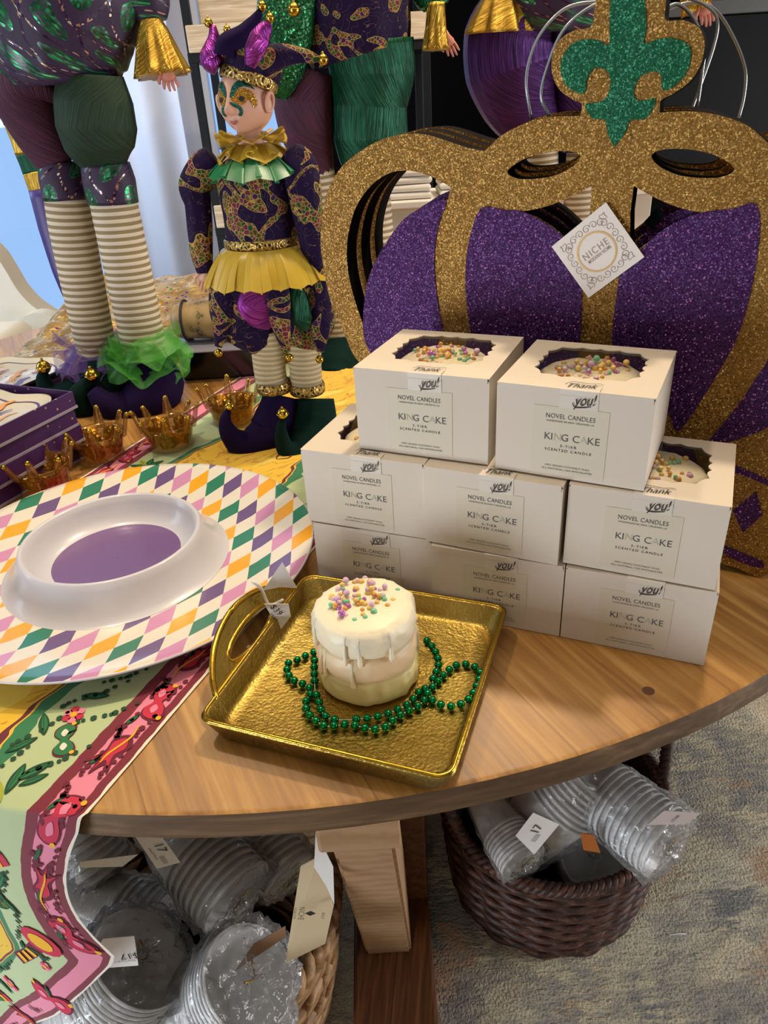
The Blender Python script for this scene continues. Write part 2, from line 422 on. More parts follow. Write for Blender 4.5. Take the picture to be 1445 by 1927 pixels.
def sequins(name, base='2a0f38', green='157a40', per=.062):
    M = Mat(name, None, .55, .1, Sheen_Weight=.05); uvm = M.coord('UV'); u, v, _ = M.sep(uvm)
    a = (u/per+v/(per*1.35)); b = (u/per-v/(per*1.35))
    fa = (a.fr()-.5).abs(); fb = (b.fr()-.5).abs()
    blob = (((a.fr()-.5)*(a.fr()-.5)+(b.fr()-.5)*(b.fr()-.5)).sqrt() < .31)
    line = ((fa > .465)+(fb > .465)).min(1)
    vd = M.voro(uvm, 230); ring = ((vd > .0)*((vd-.28).abs() < .17))
    vc = M.voro(uvm, 230, 'Color'); r, g, bb = M.sep(vc)
    c = M.mix(blob*(ring*.75+.25), base, M.ramp(r, [(0, '0c4a28'), (.6, green), (.92, '35c274'), (1, '9affd0')]))
    c = M.mix(line*ring*(r > .35), c, M.ramp(g, [(0, '9a7058'), (.7, 'd8b090'), (1, 'fff4e0')]))
    M.color(c); M.rough((line+blob)*-.3+.6)
    me_ = (line+blob).min(1)*ring*.7; M.link(me_, M.b.inputs['Metallic'])
    M.bump(M.noise(uvm, 300, 2), .2, .001); return M.m
m_seq = sequins('sequined_velvet')
def stripes(name, a, b, per=.0062, bumpy=.0):
    M = Mat(name, None, .7); u, v, _ = M.sep(M.coord('UV'))
    s = ((v/per).fr() < .5); M.color(M.mix(s, a, b)); M.bump(((v/per)*6.283).sin(), .5 if bumpy else .15, .0012); return M.m
m_stripe = stripes('striped_stocking', 'd2c6b0', '8c7a55', .0086); m_stripe2 = stripes('cream_ribbed_stocking', 'd8c9a6', 'b7a478', .006, 1)
def sheer(name, col, dens=.6):
    m = bpy.data.materials.new(name); m.use_nodes = True; nt_ = m.node_tree; b = nt_.nodes['Principled BSDF']
    b.inputs['Base Color'].default_value = C(col); b.inputs['Roughness'].default_value = .35; b.inputs['Alpha'].default_value = dens
    b.inputs['Sheen Weight'].default_value = .05; b.inputs['Transmission Weight'].default_value = .0
    return m
m_orgy = sheer('yellow_organza', 'c9a832', .86); m_orgg = sheer('green_organza', '0f7a45', .86); m_tulp = sheer('purple_tulle', '6a4a9a', .45); m_tulg = sheer('green_tulle', '4fae3a', .38)
m_velp = Mat('purple_velvet', '1a0b35', .9, 0, Specular_IOR_Level=.15).m; m_velg = Mat('dark_green_velvet', '05231f', .9, 0, Specular_IOR_Level=.15).m; m_velgg = glitter('green_sequin_panel', '0c5c30', '042a16', '46d68a', 500, .5)
m_braid = Mat('gold_braid', None, .35, .85); _v = m_braid.voro(m_braid.coord(), 240, 'Distance', 'DISTANCE_TO_EDGE'); m_braid.color(m_braid.ramp(_v, [(0, 'd0b36a'), (.18, 'a98a48'), (.3, '4a2f2a'), (1, '2b1a18')])); m_braid.bump(_v, .8, .002); m_braid = m_braid.m
# ------------------------------------------------------------------ the room
def rug_mat():
    M = Mat('distressed_rug', None, .95); co = M.coord(); rot = M.mapping(co, (1, 1, 1), (0, 0, .5))
    st = M.noise(M.mapping(co, (38, 150, 38), (0, 0, .5)), 1, 4, .3); fine = M.noise(M.mapping(co, (240, 240, 1)), 1, 2); mid = M.noise(co, 26, 6, .3)
    f = M.noise(co, 4.2, 5, .9)*.62+st*.22+mid*.16
    c = M.ramp(f, [(.34, '5f676e'), (.42, '8c8d88'), (.48, 'b5ac97'), (.53, 'cdc4aa'), (.58, 'a9a697'), (.66, '747b80'), (.75, 'b9a98e')])
    rust = M.noise(rot, 6.5, 5, .6)*.7+st*.3; rf = ((rust-.545)*14).max(0).min(.75); c = M.mix(rf, c, 'b28a68')
    blue = M.noise(M.mapping(co, (1, 1, 1), (0, 0, 1)), 7, 6, 1)*.65+st*.35; c = M.mix(((blue-.55)*12).max(0).min(.75), c, '565f6a')
    cream = M.noise(M.mapping(co, (1, 1, 1), (0, 0, 2)), 10, 6, 1)*.6+st*.4; c = M.mix(((cream-.54)*14).max(0).min(.85), c, 'd8cda8')
    c = M.mix(((fine-.5)*3).max(0).min(.4), c, '7d766c'); c = M.mix(.10, c, 'd8ccb4'); M.color(c); M.bump(fine+st, .8, .005); return M.m
g = G(); g.add(box(-4, 4, -2.2, 4.2, -.05, 0)); m_floor = wood('floor_boards', ('6e655c', '857b70', '988d80', 'a79c8f'), 0, 1.2, .5)
struct(g.mk('floor', m_floor, None, False))
# rug with real thickness
g = G(); g.add(bbox(-.95, 1.75, -.35, 2.05, .0005, .012, .004)); o = g.mk('area_rug', rug_mat(), None, True); tag(o, 'distressed blue grey cream and rust patterned rug under the table', 'rug')
m_wallw = plain('white_wall_paint', 'd3d6e2', .8); m_walld = plain('charcoal_wall', '070608', .9, 0, Specular_IOR_Level=.05); m_ceil = plain('ceiling_paint', 'd9d2c6', .85)
YB = 3.3
struct(G().add(box(-4, 4, -2.2, YB+.12, 2.7, 2.8)).mk('ceiling', m_ceil, None, False))
xa = aty(135, 300, YB).x; xb = aty(232, 300, YB).x; xc = aty(383, 200, YB).x; xd = aty(432, 200, YB).x
# back wall: openings for two windows, white between them, charcoal to the right
g = G(); g.add(box(-4, -3.2, YB, YB+.12, 0, 2.7)); g.add(box(-3.2, xb, YB, YB+.12, 0, .28)); g.add(box(-3.2, xb, YB, YB+.12, 2.4, 2.7)); g.add(box(xb, xc-.01, YB, YB+.12, 0, 2.7))
g.add(box(xc-.01, xd+.25, YB, YB+.12, 0, .3)); g.add(box(xc-.01, xd+.25, YB, YB+.12, 2.4, 2.7))
struct(g.mk('wall_back', m_wallw, None, False))
struct(G().add(box(xd+.25, 4, YB, YB+.12, 0, 2.7)).mk('wall_back_dark', m_walld, None, False))
struct(G().add(box(3.9, 4, -2.2, YB, 0, 2.7)).mk('wall_right', plain('beige_wall', 'b7ab9a', .8), None, False))
struct(G().add(box(-4, 4, -2.3, -2.2, 0, 2.7)).mk('wall_front', plain('beige_wall_b', 'b7ab9a', .8), None, False))
struct(G().add(box(-4, -3.9, -2.2, YB, 0, 2.7)).mk('wall_left', m_wallw, None, False))
m_glass = film('window_glass', 'f4f8ff', .05, .02)
m_frame = plain('white_window_frame', 'd9dce6', .5)
def window(name, x0, x1, z0, z1):
    g = G()
    for a in (x0, x1-.035): g.add(box(a, a+.035, YB+.02, YB+.07, z0, z1))
    for a in (z0, z1-.035): g.add(box(x0+.035, x1-.035, YB+.02, YB+.07, a, a+.035))
    fr = struct(g.mk(name, m_frame, None, False)); p = G().add(box(x0+.03, x1-.03, YB+.04, YB+.046, z0+.03, z1-.03)).mk('pane', m_glass, fr, False)
window('window_1', -3.2, xb, .28, 2.4); window('window_2', xc-.01, xd+.25, .3, 2.4)
# white curtain panel hanging between the windows
def curtain(name, label, x0, x1, y, z0, z1, amp, per, mat):
    g = G(); n = 90; V = []; F = []
    for t in (0, .004):
        for j in range(2):
            for i in range(n+1):
                x = x0+(x1-x0)*i/n; V.append((x, y+t+amp*sin(2*pi*i/n*(x1-x0)/per)+amp*.4*sin(9.1*i/n+1), (z0, z1)[j]))
    N = n+1
    for i in range(n):
        F += [(i, i+1, N+i+1, N+i), (2*N+i+1, 2*N+i, 3*N+i, 3*N+i+1), (i, 2*N+i, 2*N+i+1, i+1), (N+i, N+i+1, 3*N+i+1, 3*N+i)]
    F += [(0, N, 3*N, 2*N), (n, 2*N+n, 3*N+n, N+n)]
    o = mk(name, V, F, mat, None, True, fix=True); return tag(o, label, 'curtain')
m_curt = plain('white_curtain_cloth', 'd6d8e6', .8)
curtain('window_curtain', 'plain white curtain hanging straight between the two windows at the back', aty(222, 300, 3.1).x, aty(352, 300, 3.1).x, 3.12, .02, 2.5, .022, .2, m_curt)
# ------------------------------------------------------------------ the round table
TC = Vector((-.0859, 1.0108, 0)); TR = .7214; TH = .024
tb = thing('round_table', 'round oak pedestal table carrying all the candles, dolls and trays', 'table', (TC.x, TC.y, 0))
prof = [(0, T), (TR-.004, T), (TR-.001, T-.0015), (TR, T-.004), (TR, T-TH+.003), (TR-.003, T-TH), (0, T-TH)]
V, F, UV = lathe(prof, 160, (TC.x, TC.y, 0)); mi = [0 if i < 160*2 else 1 for i in range(len(F))]
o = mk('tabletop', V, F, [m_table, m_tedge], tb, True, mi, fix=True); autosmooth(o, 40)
def beam(a, b, wx, wz, name, mat, mi_end=None, side=None):
    a, b = Vector(a), Vector(b); t = (b-a).normalized(); s = Vector((1, 0, 0)); s = (s-t*s.dot(t)).normalized(); n = s.cross(t)
    V0, F0 = bbox(-wx/2, wx/2, 0, (b-a).length, -wz/2, wz/2, .004, 2)
    return mk(name, [a+s*v.x+t*v.y+n*v.z for v in V0], F0, mat, tb, False)
bx = -.0315
# cross arm right under the top, its sawn end faces the room
V0, F0 = bbox(bx-.031, bx+.029, .335, 1.66, T-TH-.083, T-TH, .003)
mk('cross_arm', V0, F0, m_end, tb, False)
# slanted brace below it, then the central column and the foot
def slab(name, p, q, halfw, depth, mat):
    (y0, z0), (y1, z1) = p, q; V = []
    for (y, z, h) in ((y0, z0, halfw[0]), (y1, z1, halfw[1])):
        for x in (-h, h):
            for d in (0, depth): V.append((bx+x, y+d, z))
    F = [(0, 1, 3, 2), (4, 6, 7, 5), (0, 2, 6, 4), (1, 5, 7, 3), (0, 4, 5, 1), (2, 3, 7, 6)]
    bm = bmesh.new(); vs = [bm.verts.new(v) for v in V]
    for f in F: bm.faces.new([vs[i] for i in f])
    bmesh.ops.recalc_face_normals(bm, faces=bm.faces); bmesh.ops.bevel(bm, geom=bm.edges[:], offset=.003, segments=2, affect='EDGES')
    bm.verts.index_update(); r = [v.co.copy() for v in bm.verts], [tuple(v.index for v in f.verts) for f in bm.faces]; bm.free()
    return mk(name, r[0], r[1], mat, tb, False)
slab('brace', (.345, T-TH-.0835), (.585, .062), (.0235, .032), .11, m_end)
mk('column', *bbox(bx-.045, bx+.062, .66, 1.36, .062, T-TH-.0835, .004), m_foot, tb, False)
mk('foot', *bbox(bx-.05, bx+.062, .44, 1.58, .0125, .0615, .005), m_foot, tb, False)
# ------------------------------------------------------------------ printed table runner
RP = Vector((-.188, .297, T)); RD = Vector((.40, .92, 0)).normalized(); RN = Vector((-RD.y, RD.x, 0)); RW = .328; RL = .78
def rim_s(w):                                # along-runner position where it leaves the table
    q = RP+RN*w-Vector((TC.x, TC.y, T)); b = q.dot(RD); c = q.dot(q)-(TR+.0012)**2
    return -b-sqrt(max(b*b-c, 0))
def hem(w): return -(.128+1.4*min(w, .2)+.1*max(w-.2, 0))
def runner(w, s, off=0):                     # s measured along the runner, 0 near the rim
    rs = rim_s(w)
    if s >= rs: 
        return RP+RN*w+RD*s+Vector((0, 0, .0012+off))
    l = rs-s; p = RP+RN*w+RD*rs; out = Vector((p.x-TC.x, p.y-TC.y, 0)).normalized(); tan = Vector((-out.y, out.x, 0))
    b = min(l/.012, 1); fold = (min(l/.15, 1.3))**1.2
    flare = .0035*b+.007*fold*sin(w*30+.4)+.010*fold
    side = -.024*sin(min(l/.135, 1)*pi)*max(0, 1-w/.12)-.004*fold*max(0, 1-w/.1)
    return p+Vector((0, 0, .0012-.012*(1-cos(b*pi/2))*.5-max(0, l-.006)))+out*(flare+off)+Vector((side, 0, 0))
M = Mat('printed_runner', None, .8, 0, Sheen_Weight=.25); uvm = M.coord('UV'); u, v, _ = M.sep(uvm)
nn = M.noise(uvm, 55, 2); wv = M.noise(uvm, 14, 2)
e1 = (u.min((u-RW)*-1)).min(v)
e = e1+(nn-.5)*.004
ff = e1-(wv-.5)*.05-(u*22+v*16).sin()*.006
c = M.ramp(e/.1, [(0, 'efe6d8'), (.02, '7c2035'), (.085, 'e88aa6'), (.27, '7c2035'), (.36, 'b9cc9c')], 'CONSTANT')
inner = M.ramp(ff/.2, [(0, '2f7d52'), (.40, '2f7d52'), (.455, 'eec22f')], 'CONSTANT')
c = M.mix((ff > .082)*(e > .036), c, inner)
c = M.mix(((ff-.094).abs() < .0014)*(e > .036), c, '6b2135')
yel = M.noise(uvm, 30, 3); c = M.mix((ff > .1)*((yel-.52).abs() < .014), c, 'd3951f')
c = M.mix((ff > .115)*(M.noise(uvm, 9, 2, .5) > .56), c, 'f4da5a')
M.color(c); M.bump(M.noise(uvm, 900, 2), .1, .0005); m_run = M.m
PR = [m_run]+[plain('print_'+n, h, .8) for n, h in (('red', 'c92f4c'), ('maroon', '6e1f35'), ('green', '2e7a4c'), ('dark_green', '1f4d34'), ('yellow', 'f0b52a'), ('lime', 'a8b53a'), ('white', 'efe6d6'), ('pink', 'ea86a6'))]
RED, MAR, GRN, DGR, YEL, LIM, WHT, PNK = range(1, 9)
g = G(); nw, ns = 84, 150
def sgrid(w, k):                              # k 0..ns ; dense over the edge
    h = hem(w); rs = rim_s(w)
    if k <= 70: return h+(rs-h)*k/70
    return rs+(RL-rs)*((k-70)/(ns-70))
for k in range(ns+1):
    for i in range(nw+1):
        w_ = RW*i/nw; s_ = sgrid(w_, k); g.V.append(runner(w_, s_)); g.uv.append((w_, (s_-hem(w_))))
for k in range(ns):
    for i in range(nw): a = k*(nw+1)+i; g.F.append((a, a+nw+1, a+nw+2, a+1)); g.mi.append(0)
def motif(poly, col, w0, s0, ang=0, sz=1, lay=1):
    # poly loops in unit space -> on the runner at (w0, distance from hem s0)
    L = [[(sz*(p[0]*cos(ang)-p[1]*sin(ang)), sz*(p[0]*sin(ang)+p[1]*cos(ang))) for p in l] for l in poly]
    P, Tr = tess(L); P, Tr = refine(P, Tr, .009)
    V = [runner(min(max(w0+a, .0005), RW-.0005), s0+b+hem(w0), .0004+.0003*lay) for a, b in P]
    g.V += V; b0 = len(g.V)-len(V); g.F += [tuple(b0+i for i in reversed(t)) for t in Tr]; g.mi += [col]*len(Tr); g.uv += [(0, 0)]*len(V)
def sm(p, n=4): return [(q.x, q.y) for q in cr([(a, b, 0) for a, b in p], n, True)]
def circ(r, cx=0, cy=0, n=10, ry=None): return [(cx+r*cos(2*pi*i/n), cy+(ry or r)*sin(2*pi*i/n)) for i in range(n)]
MASK = [sm([(-1, .15), (-.75, .5), (-.3, .42), (0, .22), (.3, .42), (.75, .5), (1, .15), (.8, -.3), (.4, -.38), (0, -.12), (-.4, -.38), (-.8, -.3)])]
MASKH = [sm([(-.7, .05), (-.45, .22), (-.2, .04), (-.45, -.12)]), sm([(.7, .05), (.45, .22), (.2, .04), (.45, -.12)])]
def mask(w0, s0, ang, sz, col=RED):
    motif([[(a*1.1, b*1.18) for a, b in MASK[0]]], MAR, w0, s0, ang, sz, 1); motif([MASK[0]], col, w0, s0, ang, sz, 2)
    for h in MASKH: motif([h], PNK if col == RED else WHT, w0, s0, ang, sz, 3)
    for dx in (-.95, .95): motif([circ(.12, dx, .45), ], YEL, w0, s0, ang, sz, 3)
    leaf(w0+sz*.1*cos(ang), s0+sz*.55, ang+1.2, sz*.7)
def leaf(w0, s0, ang, sz, col=GRN):
    motif([sm([(-1, 0), (-.4, .28), (.3, .3), (1, 0), (.3, -.3), (-.4, -.28)])], DGR if col == GRN else col, w0, s0, ang, sz*.55, 1)
    motif([sm([(-.85, 0), (-.35, .2), (.3, .2), (.85, 0), (.3, -.12), (-.35, -.12)])], col, w0, s0, ang, sz*.55, 2)
    motif([[(-.8, -.02), (.8, -.02), (.8, .02), (-.8, .02)]], DGR, w0, s0, ang, sz*.55, 3)
def tulip(w0, s0, ang, sz):
    motif([sm([(-1, 0), (-.6, .45), (0, .3), (.7, .62), (.45, .2), (1, 0), (.45, -.2), (.7, -.62), (0, -.3), (-.6, -.45)])], MAR, w0, s0, ang, sz*1.1, 1)
    motif([sm([(-.9, 0), (-.5, .34), (0, .2), (.6, .5), (.3, .1), (.85, 0), (.3, -.1), (.6, -.5), (0, -.2), (-.5, -.34)])], RED, w0, s0, ang, sz, 2)
    V2, F2 = ribbon2d([(-1.6, .1), (-1, -.1), (0, .05), (.5, 0)], .1); P = [(p.x, p.y) for p in V2]
    for f in F2: motif([[P[i] for i in f]], YEL, w0, s0, ang, sz, 3)
def dots(w0, s0, ang, sz, n=8, col=MAR):
    for i in range(n):
        t = i/(n-1)-.5; motif([circ(.0017+.0004*(i % 3), n=6)], col, w0+sz*(t*cos(ang)+.06*sin(i*1.3)), s0+sz*(t*sin(ang)+.08*cos(i)), 0, 1, 2)
def fan(w0, s0, ang, sz):
    for k, (r, cs) in enumerate(((1, (RED, MAR)), (.78, (YEL, YEL)), (.62, (GRN, MAR)), (.38, (YEL, YEL)), (.25, (MAR, RED)))):
        for j in range(9):
            a0, a1 = pi*j/9, pi*(j+1)/9
            motif([[(0, 0), (r*cos(a0), r*sin(a0)), (r*cos((a0+a1)/2), r*sin((a0+a1)/2)), (r*cos(a1), r*sin(a1))]], cs[j % 2], w0, s0, ang, sz, 1+k)
def flower(w0, s0, sz):
    for k in range(6): motif([circ(.35, .55*cos(k*1.05), .55*sin(k*1.05), 8)], RED if k % 2 else PNK, w0, s0, 0, sz, 2)
    motif([circ(.3, n=8)], YEL, w0, s0, 0, sz, 3)
rr = random.Random(3)
s = .012
k = 0
while s < RL+.1:                                # the pink border strips, both sides
    for w0 in (.0175, RW-.0175):
        if k % 2 == 0: mask(w0, s+.03, pi/2+.25*(1 if k % 4 else -1), .0165)
        else: tulip(w0, s+.03, pi/2+(.2 if k % 4 == 1 else 3.3), .0165)
        dots(w0+.006, s+.055, 1.2, .02, 6)
    s += .05; k += 1
for w0 in (.06, .12, .18, .24, .29):             # strip along the hem
    mask(w0, .018, .2, .016) if int(w0*100) % 12 else tulip(w0, .018, 0, .015)
    dots(w0+.028, .018, .5, .02, 6)
for (w0, s0, kind) in ((.062, .07, 'b'), (.062, .125, 'l'), (.07, .165, 'f'), (.06, .21, 'l'), (.056, .245, 'm'), (.066, .28, 'w'), (.056, .33, 'l'), (.064, .38, 'f'), (.11, .06, 'w'), (.11, .11, 'l'),
                      (.15, .07, 'f'), (.2, .08, 'm'), (.25, .07, 'l'), (.105, .15, 'm'), (.16, .13, 'l'), (.27, .16, 'f'), (.27, .26, 'm'), (.27, .4, 'l'), (.275, .5, 'm'), (.27, .62, 'f'), (.28, .74, 'w'), (.06, .46, 'l'), (.06, .56, 'm'), (.27, .82, 'l')):
    if kind == 'l':
        for q in (-.7, 0, .7, 1.5): leaf(w0+.009*cos(q+.6), s0+.009*sin(q+.6), q+.6, .022, GRN if q != 0 else LIM)
    elif kind == 'f': fan(w0, s0-.01, -.5, .028)
    elif kind == 'm': mask(w0, s0, .9, .014, GRN); dots(w0-.012, s0+.012, .4, .03, 8, DGR)
    elif kind == 'w': flower(w0, s0, .009); leaf(w0+.014, s0+.006, .8, .02); dots(w0, s0+.02, .2, .03, 9, DGR)
    else:                                         # banjo
        motif([[(-1, -.16), (.4, -.16), (.4, .16), (-1, .16)]], MAR, w0, s0, 2.3, .03, 1); motif([circ(.45, .75, 0, 14)], RED, w0, s0, 2.3, .03, 2); motif([circ(.28, .75, 0, 12)], YEL, w0, s0, 2.3, .03, 3)
        for q in (-.8, -.5, -.2): motif([[(q, -.13), (q+.15, -.13), (q+.15, .13), (q, .13)]], YEL, w0, s0, 2.3, .03, 3)
for k in range(26):
    w0 = rr.uniform(.048, .085) if k < 17 else rr.uniform(.25, .28); s0 = .05+k*.031 if k < 17 else .1+(k-17)*.08
    (leaf(w0, s0, rr.uniform(0, 3), rr.uniform(.012, .02)) if k % 3 else flower(w0, s0, .005)); dots(w0+rr.uniform(-.01, .01), s0+.012, rr.uniform(0, 3), .022, 7, DGR)
for k in range(22): s0 = .03+k*.036; dots(.011, s0, pi/2, .02, 5); dots(.024, s0+.016, pi/2, .02, 5); leaf(.0235, s0+.02, 1.9, .012)
for (w0, s0, a) in ((.15, .2, .4), (.17, .3, 2.2), (.13, .26, 1), (.19, .4, .3), (.16, .5, 1.8), (.15, .6, .9), (.18, .7, 0), (.12, .78, 2)):   # line drawings on the yellow
    for ln in ([(-1, 0), (-.5, .35), (0, .2), (.5, .35), (1, .1)], [(-1, 0), (-.7, -.3), (0, -.35), (.6, -.2), (1, .1)], [(-.3, 0), (0, .12), (.3, 0)]):
        V2, F2 = ribbon2d(ln, .09)
        for f in F2: motif([[(V2[i].x, V2[i].y) for i in f]], MAR, w0, s0, a, .022, 1)
o = mk('table_runner', g.V, g.F, PR, None, True, g.mi, g.uv, loc=RP)
tag(o, 'printed carnival cloth runner with pink and maroon border draped over the table edge', 'table runner')
# ------------------------------------------------------------------ harlequin chip and dip platter
PC = Vector((-.2388, .5624, T)); 
ch = thing('serving_platter', 'round white platter with multicoloured harlequin diamonds and a purple centred dip bowl', 'platter', (PC.x, PC.y, T))
M = Mat('harlequin_glaze', None, .22, 0, Coat_Weight=.3); uvm = M.coord('UV'); x, y, _ = M.sep(uvm)
Ax, Ay, Bx, By = .017962, .016112, .001223, -.022929; Ox, Oy = -.22895, .44007; det = Ax*By-Ay*Bx
px_ = x-Ox; py_ = y-Oy
fi = (px_*By-py_*Bx)/det; fj = (py_*Ax-px_*Ay)/det
i_ = (fi+.0).floor(); j_ = (fj+.0).floor()
par = ((i_+j_).mod(2) < .5)
idx = (((j_*3-i_)/2).floor()).mod(4)
c = M.ramp(idx/4+.05, [(0, 'f2ae2e'), (.25, '35826a'), (.5, '70598c'), (.75, 'd294c0')], 'CONSTANT')
M.color(M.mix(par, 'e6e2d6', c)); m_harl = M.m
m_white = plain('white_melamine', 'd3d4e0', .28, 0, Coat_Weight=.3); m_purp = plain('purple_glaze', '77598f', .3, 0, Coat_Weight=.3)
cz = .0042
prof = [(0, .0095), (.09, .0098), (.10, .0102), (.125, .0122), (.148, .0172), (.165, .0212), (.1725, .0225), (.1738, .0215), (.1725, .0202), (.15, .0140), (.125, .0085), (.11, .0035), (.1, .0022), (0, .0022)]
V, F, _ = lathe(prof, 120, (PC.x, PC.y, T)); mi = [0 if i < 120*6 else 1 for i in range(len(F))]
mk('plate', V, F, [m_harl, m_white], ch, True, mi, [(v.x, v.y) for v in V])
BC = (PC.x-.005, PC.y-.001, T)
prof = [(.0995, .0103), (.097, .0112), (.092, .0150), (.086, .0225), (.0812, .0320), (.0785, .0378), (.0765, .0392), (.0742, .0378), (.0715, .032), (.067, .0235), (.061, .0165), (.0565, .0148)]
V, F, _ = lathe(prof, 96, BC); mk('dip_bowl', V, F, m_white, ch, True)
V, F, _ = lathe([(.0565, .0149), (.05, .0143), (.025, .0137), (0.0005, .0136)], 96, BC); mk('bowl_centre', V, F, m_purp, ch, True)['label'] = 'purple glazed centre of the bowl'
# ------------------------------------------------------------------ candle boxes
BWD, BDP, BHT = .1012, .0977, .0651
def scallop(cx, cy, rx, ry, n=18):
    out = []
    for i in range(n*6):
        a = 2*pi*i/(n*6); q = 1.02-.075*abs(cos(a*n/2))
        ca, sa = cos(a), sin(a); k = (abs(ca)**4+abs(sa)**4)**(-1/4)
        out.append((cx+rx*ca*k*q, cy+ry*sa*k*q))
    return out
def make_box(x, y, t, lev, label, windowed, lid_gap=0.0, seal_x=.54, first=None):
    z = T+lev*BHT+.0004*(lev+1); O = Vector((x, y, z)); ex = Vector((cos(t), sin(t), 0)); ey = Vector((-sin(t), cos(t), 0)); ez = Vector((0, 0, 1)); W, D, H = BWD, BDP, BHT-.0008
    ctr = O+ex*W/2+ey*D/2
    b = thing('candle_box', label, 'box', ctr, 'white king cake candle boxes stacked in a pyramid')
    R = Matrix(((ex.x, ey.x, 0, O.x), (ex.y, ey.y, 0, O.y), (0, 0, 1, O.z), (0, 0, 0, 1)))
    g = G(); th = .0007; hb = H-.0022
    g.add(box(0, W, 0, th, 0, hb), 0, R); g.add(box(0, W, D-th, D, 0, hb), 0, R)
    g.add(box(0, th, th, D-th, 0, hb+.0008), 0, R); g.add(box(W-th, W, th, D-th, 0, hb+.0008), 0, R); g.add(box(th, W-th, th, D-th, 0, th), 0, R)
    g.mk('carton', m_card, b, False)
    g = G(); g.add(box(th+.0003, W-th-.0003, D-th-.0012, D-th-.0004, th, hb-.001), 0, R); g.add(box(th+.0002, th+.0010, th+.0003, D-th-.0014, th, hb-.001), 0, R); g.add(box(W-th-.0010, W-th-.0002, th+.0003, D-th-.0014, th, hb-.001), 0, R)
    if windowed: g.mk('shade_liner', m_cardin, b, False)['label'] = 'grey brown inside of the carton'  # added liner, its dark colour stands for shade inside the box
    # lid with a scalloped window, its folded front lip
    L = [[(0, 0), (W, 0), (W, D), (0, D)]]
    if windowed: L.append(scallop(W/2, D*.56, W*.355, D*.335))
    fr = (O+ez*(H-lid_gap*.2), ex, (ey*D+ez*(lid_gap*0)).normalized())
    g = prism(L, fr, .0008); g.add(box(.0012, W-.0012, -.0007, -.0001, H-.0035-lid_gap, H), 0, R)
    g.mk('lid', m_card, b, False)
    if windowed:
        V = [fr[0]+ex*a+ey*c_-ez*.0011 for a, c_ in ((W*.12, D*.2), (W*.88, D*.2), (W*.88, D*.9), (W*.12, D*.9))]
        mk('window_film', V, [(0, 1, 2, 3)], m_film, b, False)
    ff = (O-ey*.0004, ex, ez)
    lw = .0495; lx = W*.495; 
    lab = mk('label_sticker', *[prism([[(lx-lw/2, .0035), (lx+lw/2, .0035), (lx+lw/2, .0515), (lx-lw/2, .0515)]], (O-ey*.00035, ex, ez), .0002).__dict__[k] for k in ('V', 'F')], m_label, b, False)
    g = G(); y0 = .0515
    for s_, sz, dy, wd, m_, sp in (('NOVEL CANDLES', .0046, .0066, .032, 0, 1.05), ('HANDMADE IN NEW ORLEANS, LA', .0018, .0101, .031, 0, 1), ('3-TIER', .0026, .0275, .011, 3, 1.3), ('SCENTED CANDLE', .0026, .0308, .031, 3, 1.3),
                                ('100% VEGAN COCONUT WAX', .0018, .0425, .030, 0, 1), ('ALL NATURAL | NO PHTHALATES', .0018, .0450, .034, 0, 1)):
        V, F = text(s_, ff, sz, lx, y0-dy, width=wd, space=sp); g.add((V, F), 0 if m_ == 0 else 3)
    xx = lx-.0165; cws = (('K', .0044, 0), ('I', .0014, 0), ('N', .0048, 1), ('G', .0050, 0), (' ', .0018, 0), ('C', .0050, 0), ('A', .0048, 2), ('K', .0044, 0), ('E', .0038, 0))
    for ch_, cw, m_ in cws:
        if ch_ != ' ':
            V, F = text(ch_, ff, .0072, xx+cw/2, y0-.0215); g.add((V, F), m_)
        xx += cw*.82+.0009
    g.mk('label_print', [m_ink, m_ink2, m_ink3, m_black], lab, False)
    # seal sticker folded over the lid edge
    sx = W*seal_x; hw = .0125
    q = G(); P = [(0, -.0004, H-.013), (0, -.0005, H-.0046), (0, -.0010, H-.0034), (0, -.0010, H), (0, -.0002, H+.0005), (0, .0085, H+.0005)]
    for dx in (-hw, hw):
        for p in P: q.V.append(R @ Vector((sx+dx, p[1], p[2])))
    q.F = [(i, i+6, i+7, i+1) for i in range(5)]
    se = q.mk('seal_sticker', m_seal, b, False)
    fb = (O-ey*.0018, ex, ez); ft = (O+ez*(H+.0009), ex, ey)
    g = G()
    fb = (O-ey*.0013, ex, ez); V, F = text('you!', fb, .0105, sx+.0035, H-.0065, rot=.12, shear=.45, width=.0155); g.add((V, F))
    V, F = text('Thank', ft, .0095, sx-.001, .0052, rot=.1, shear=.5, width=.019); g.add((V, F))
    for pts, fr_ in (([(-.011, -.001), (-.008, .0035), (-.003, .0038), (.004, .0030), (.010, .0045), (.0125, .0035)], ft),):
        V2, F2 = ribbon2d([(sx+a, .0075+c_*1.1) for a, c_ in pts], .0007); g.add((put(V2, fr_), F2))
    V2, F2 = ribbon2d([(sx-.004, H-.0085), (sx-.002, H-.0112), (sx+.003, H-.0110), (sx+.008, H-.0100)], .0008); g.add((put(V2, fb), F2))
    g.mk('seal_print', m_black, se, False)
    return b, R
m_seal = plain('translucent_white_sticker', 'dcd3c5', .4)
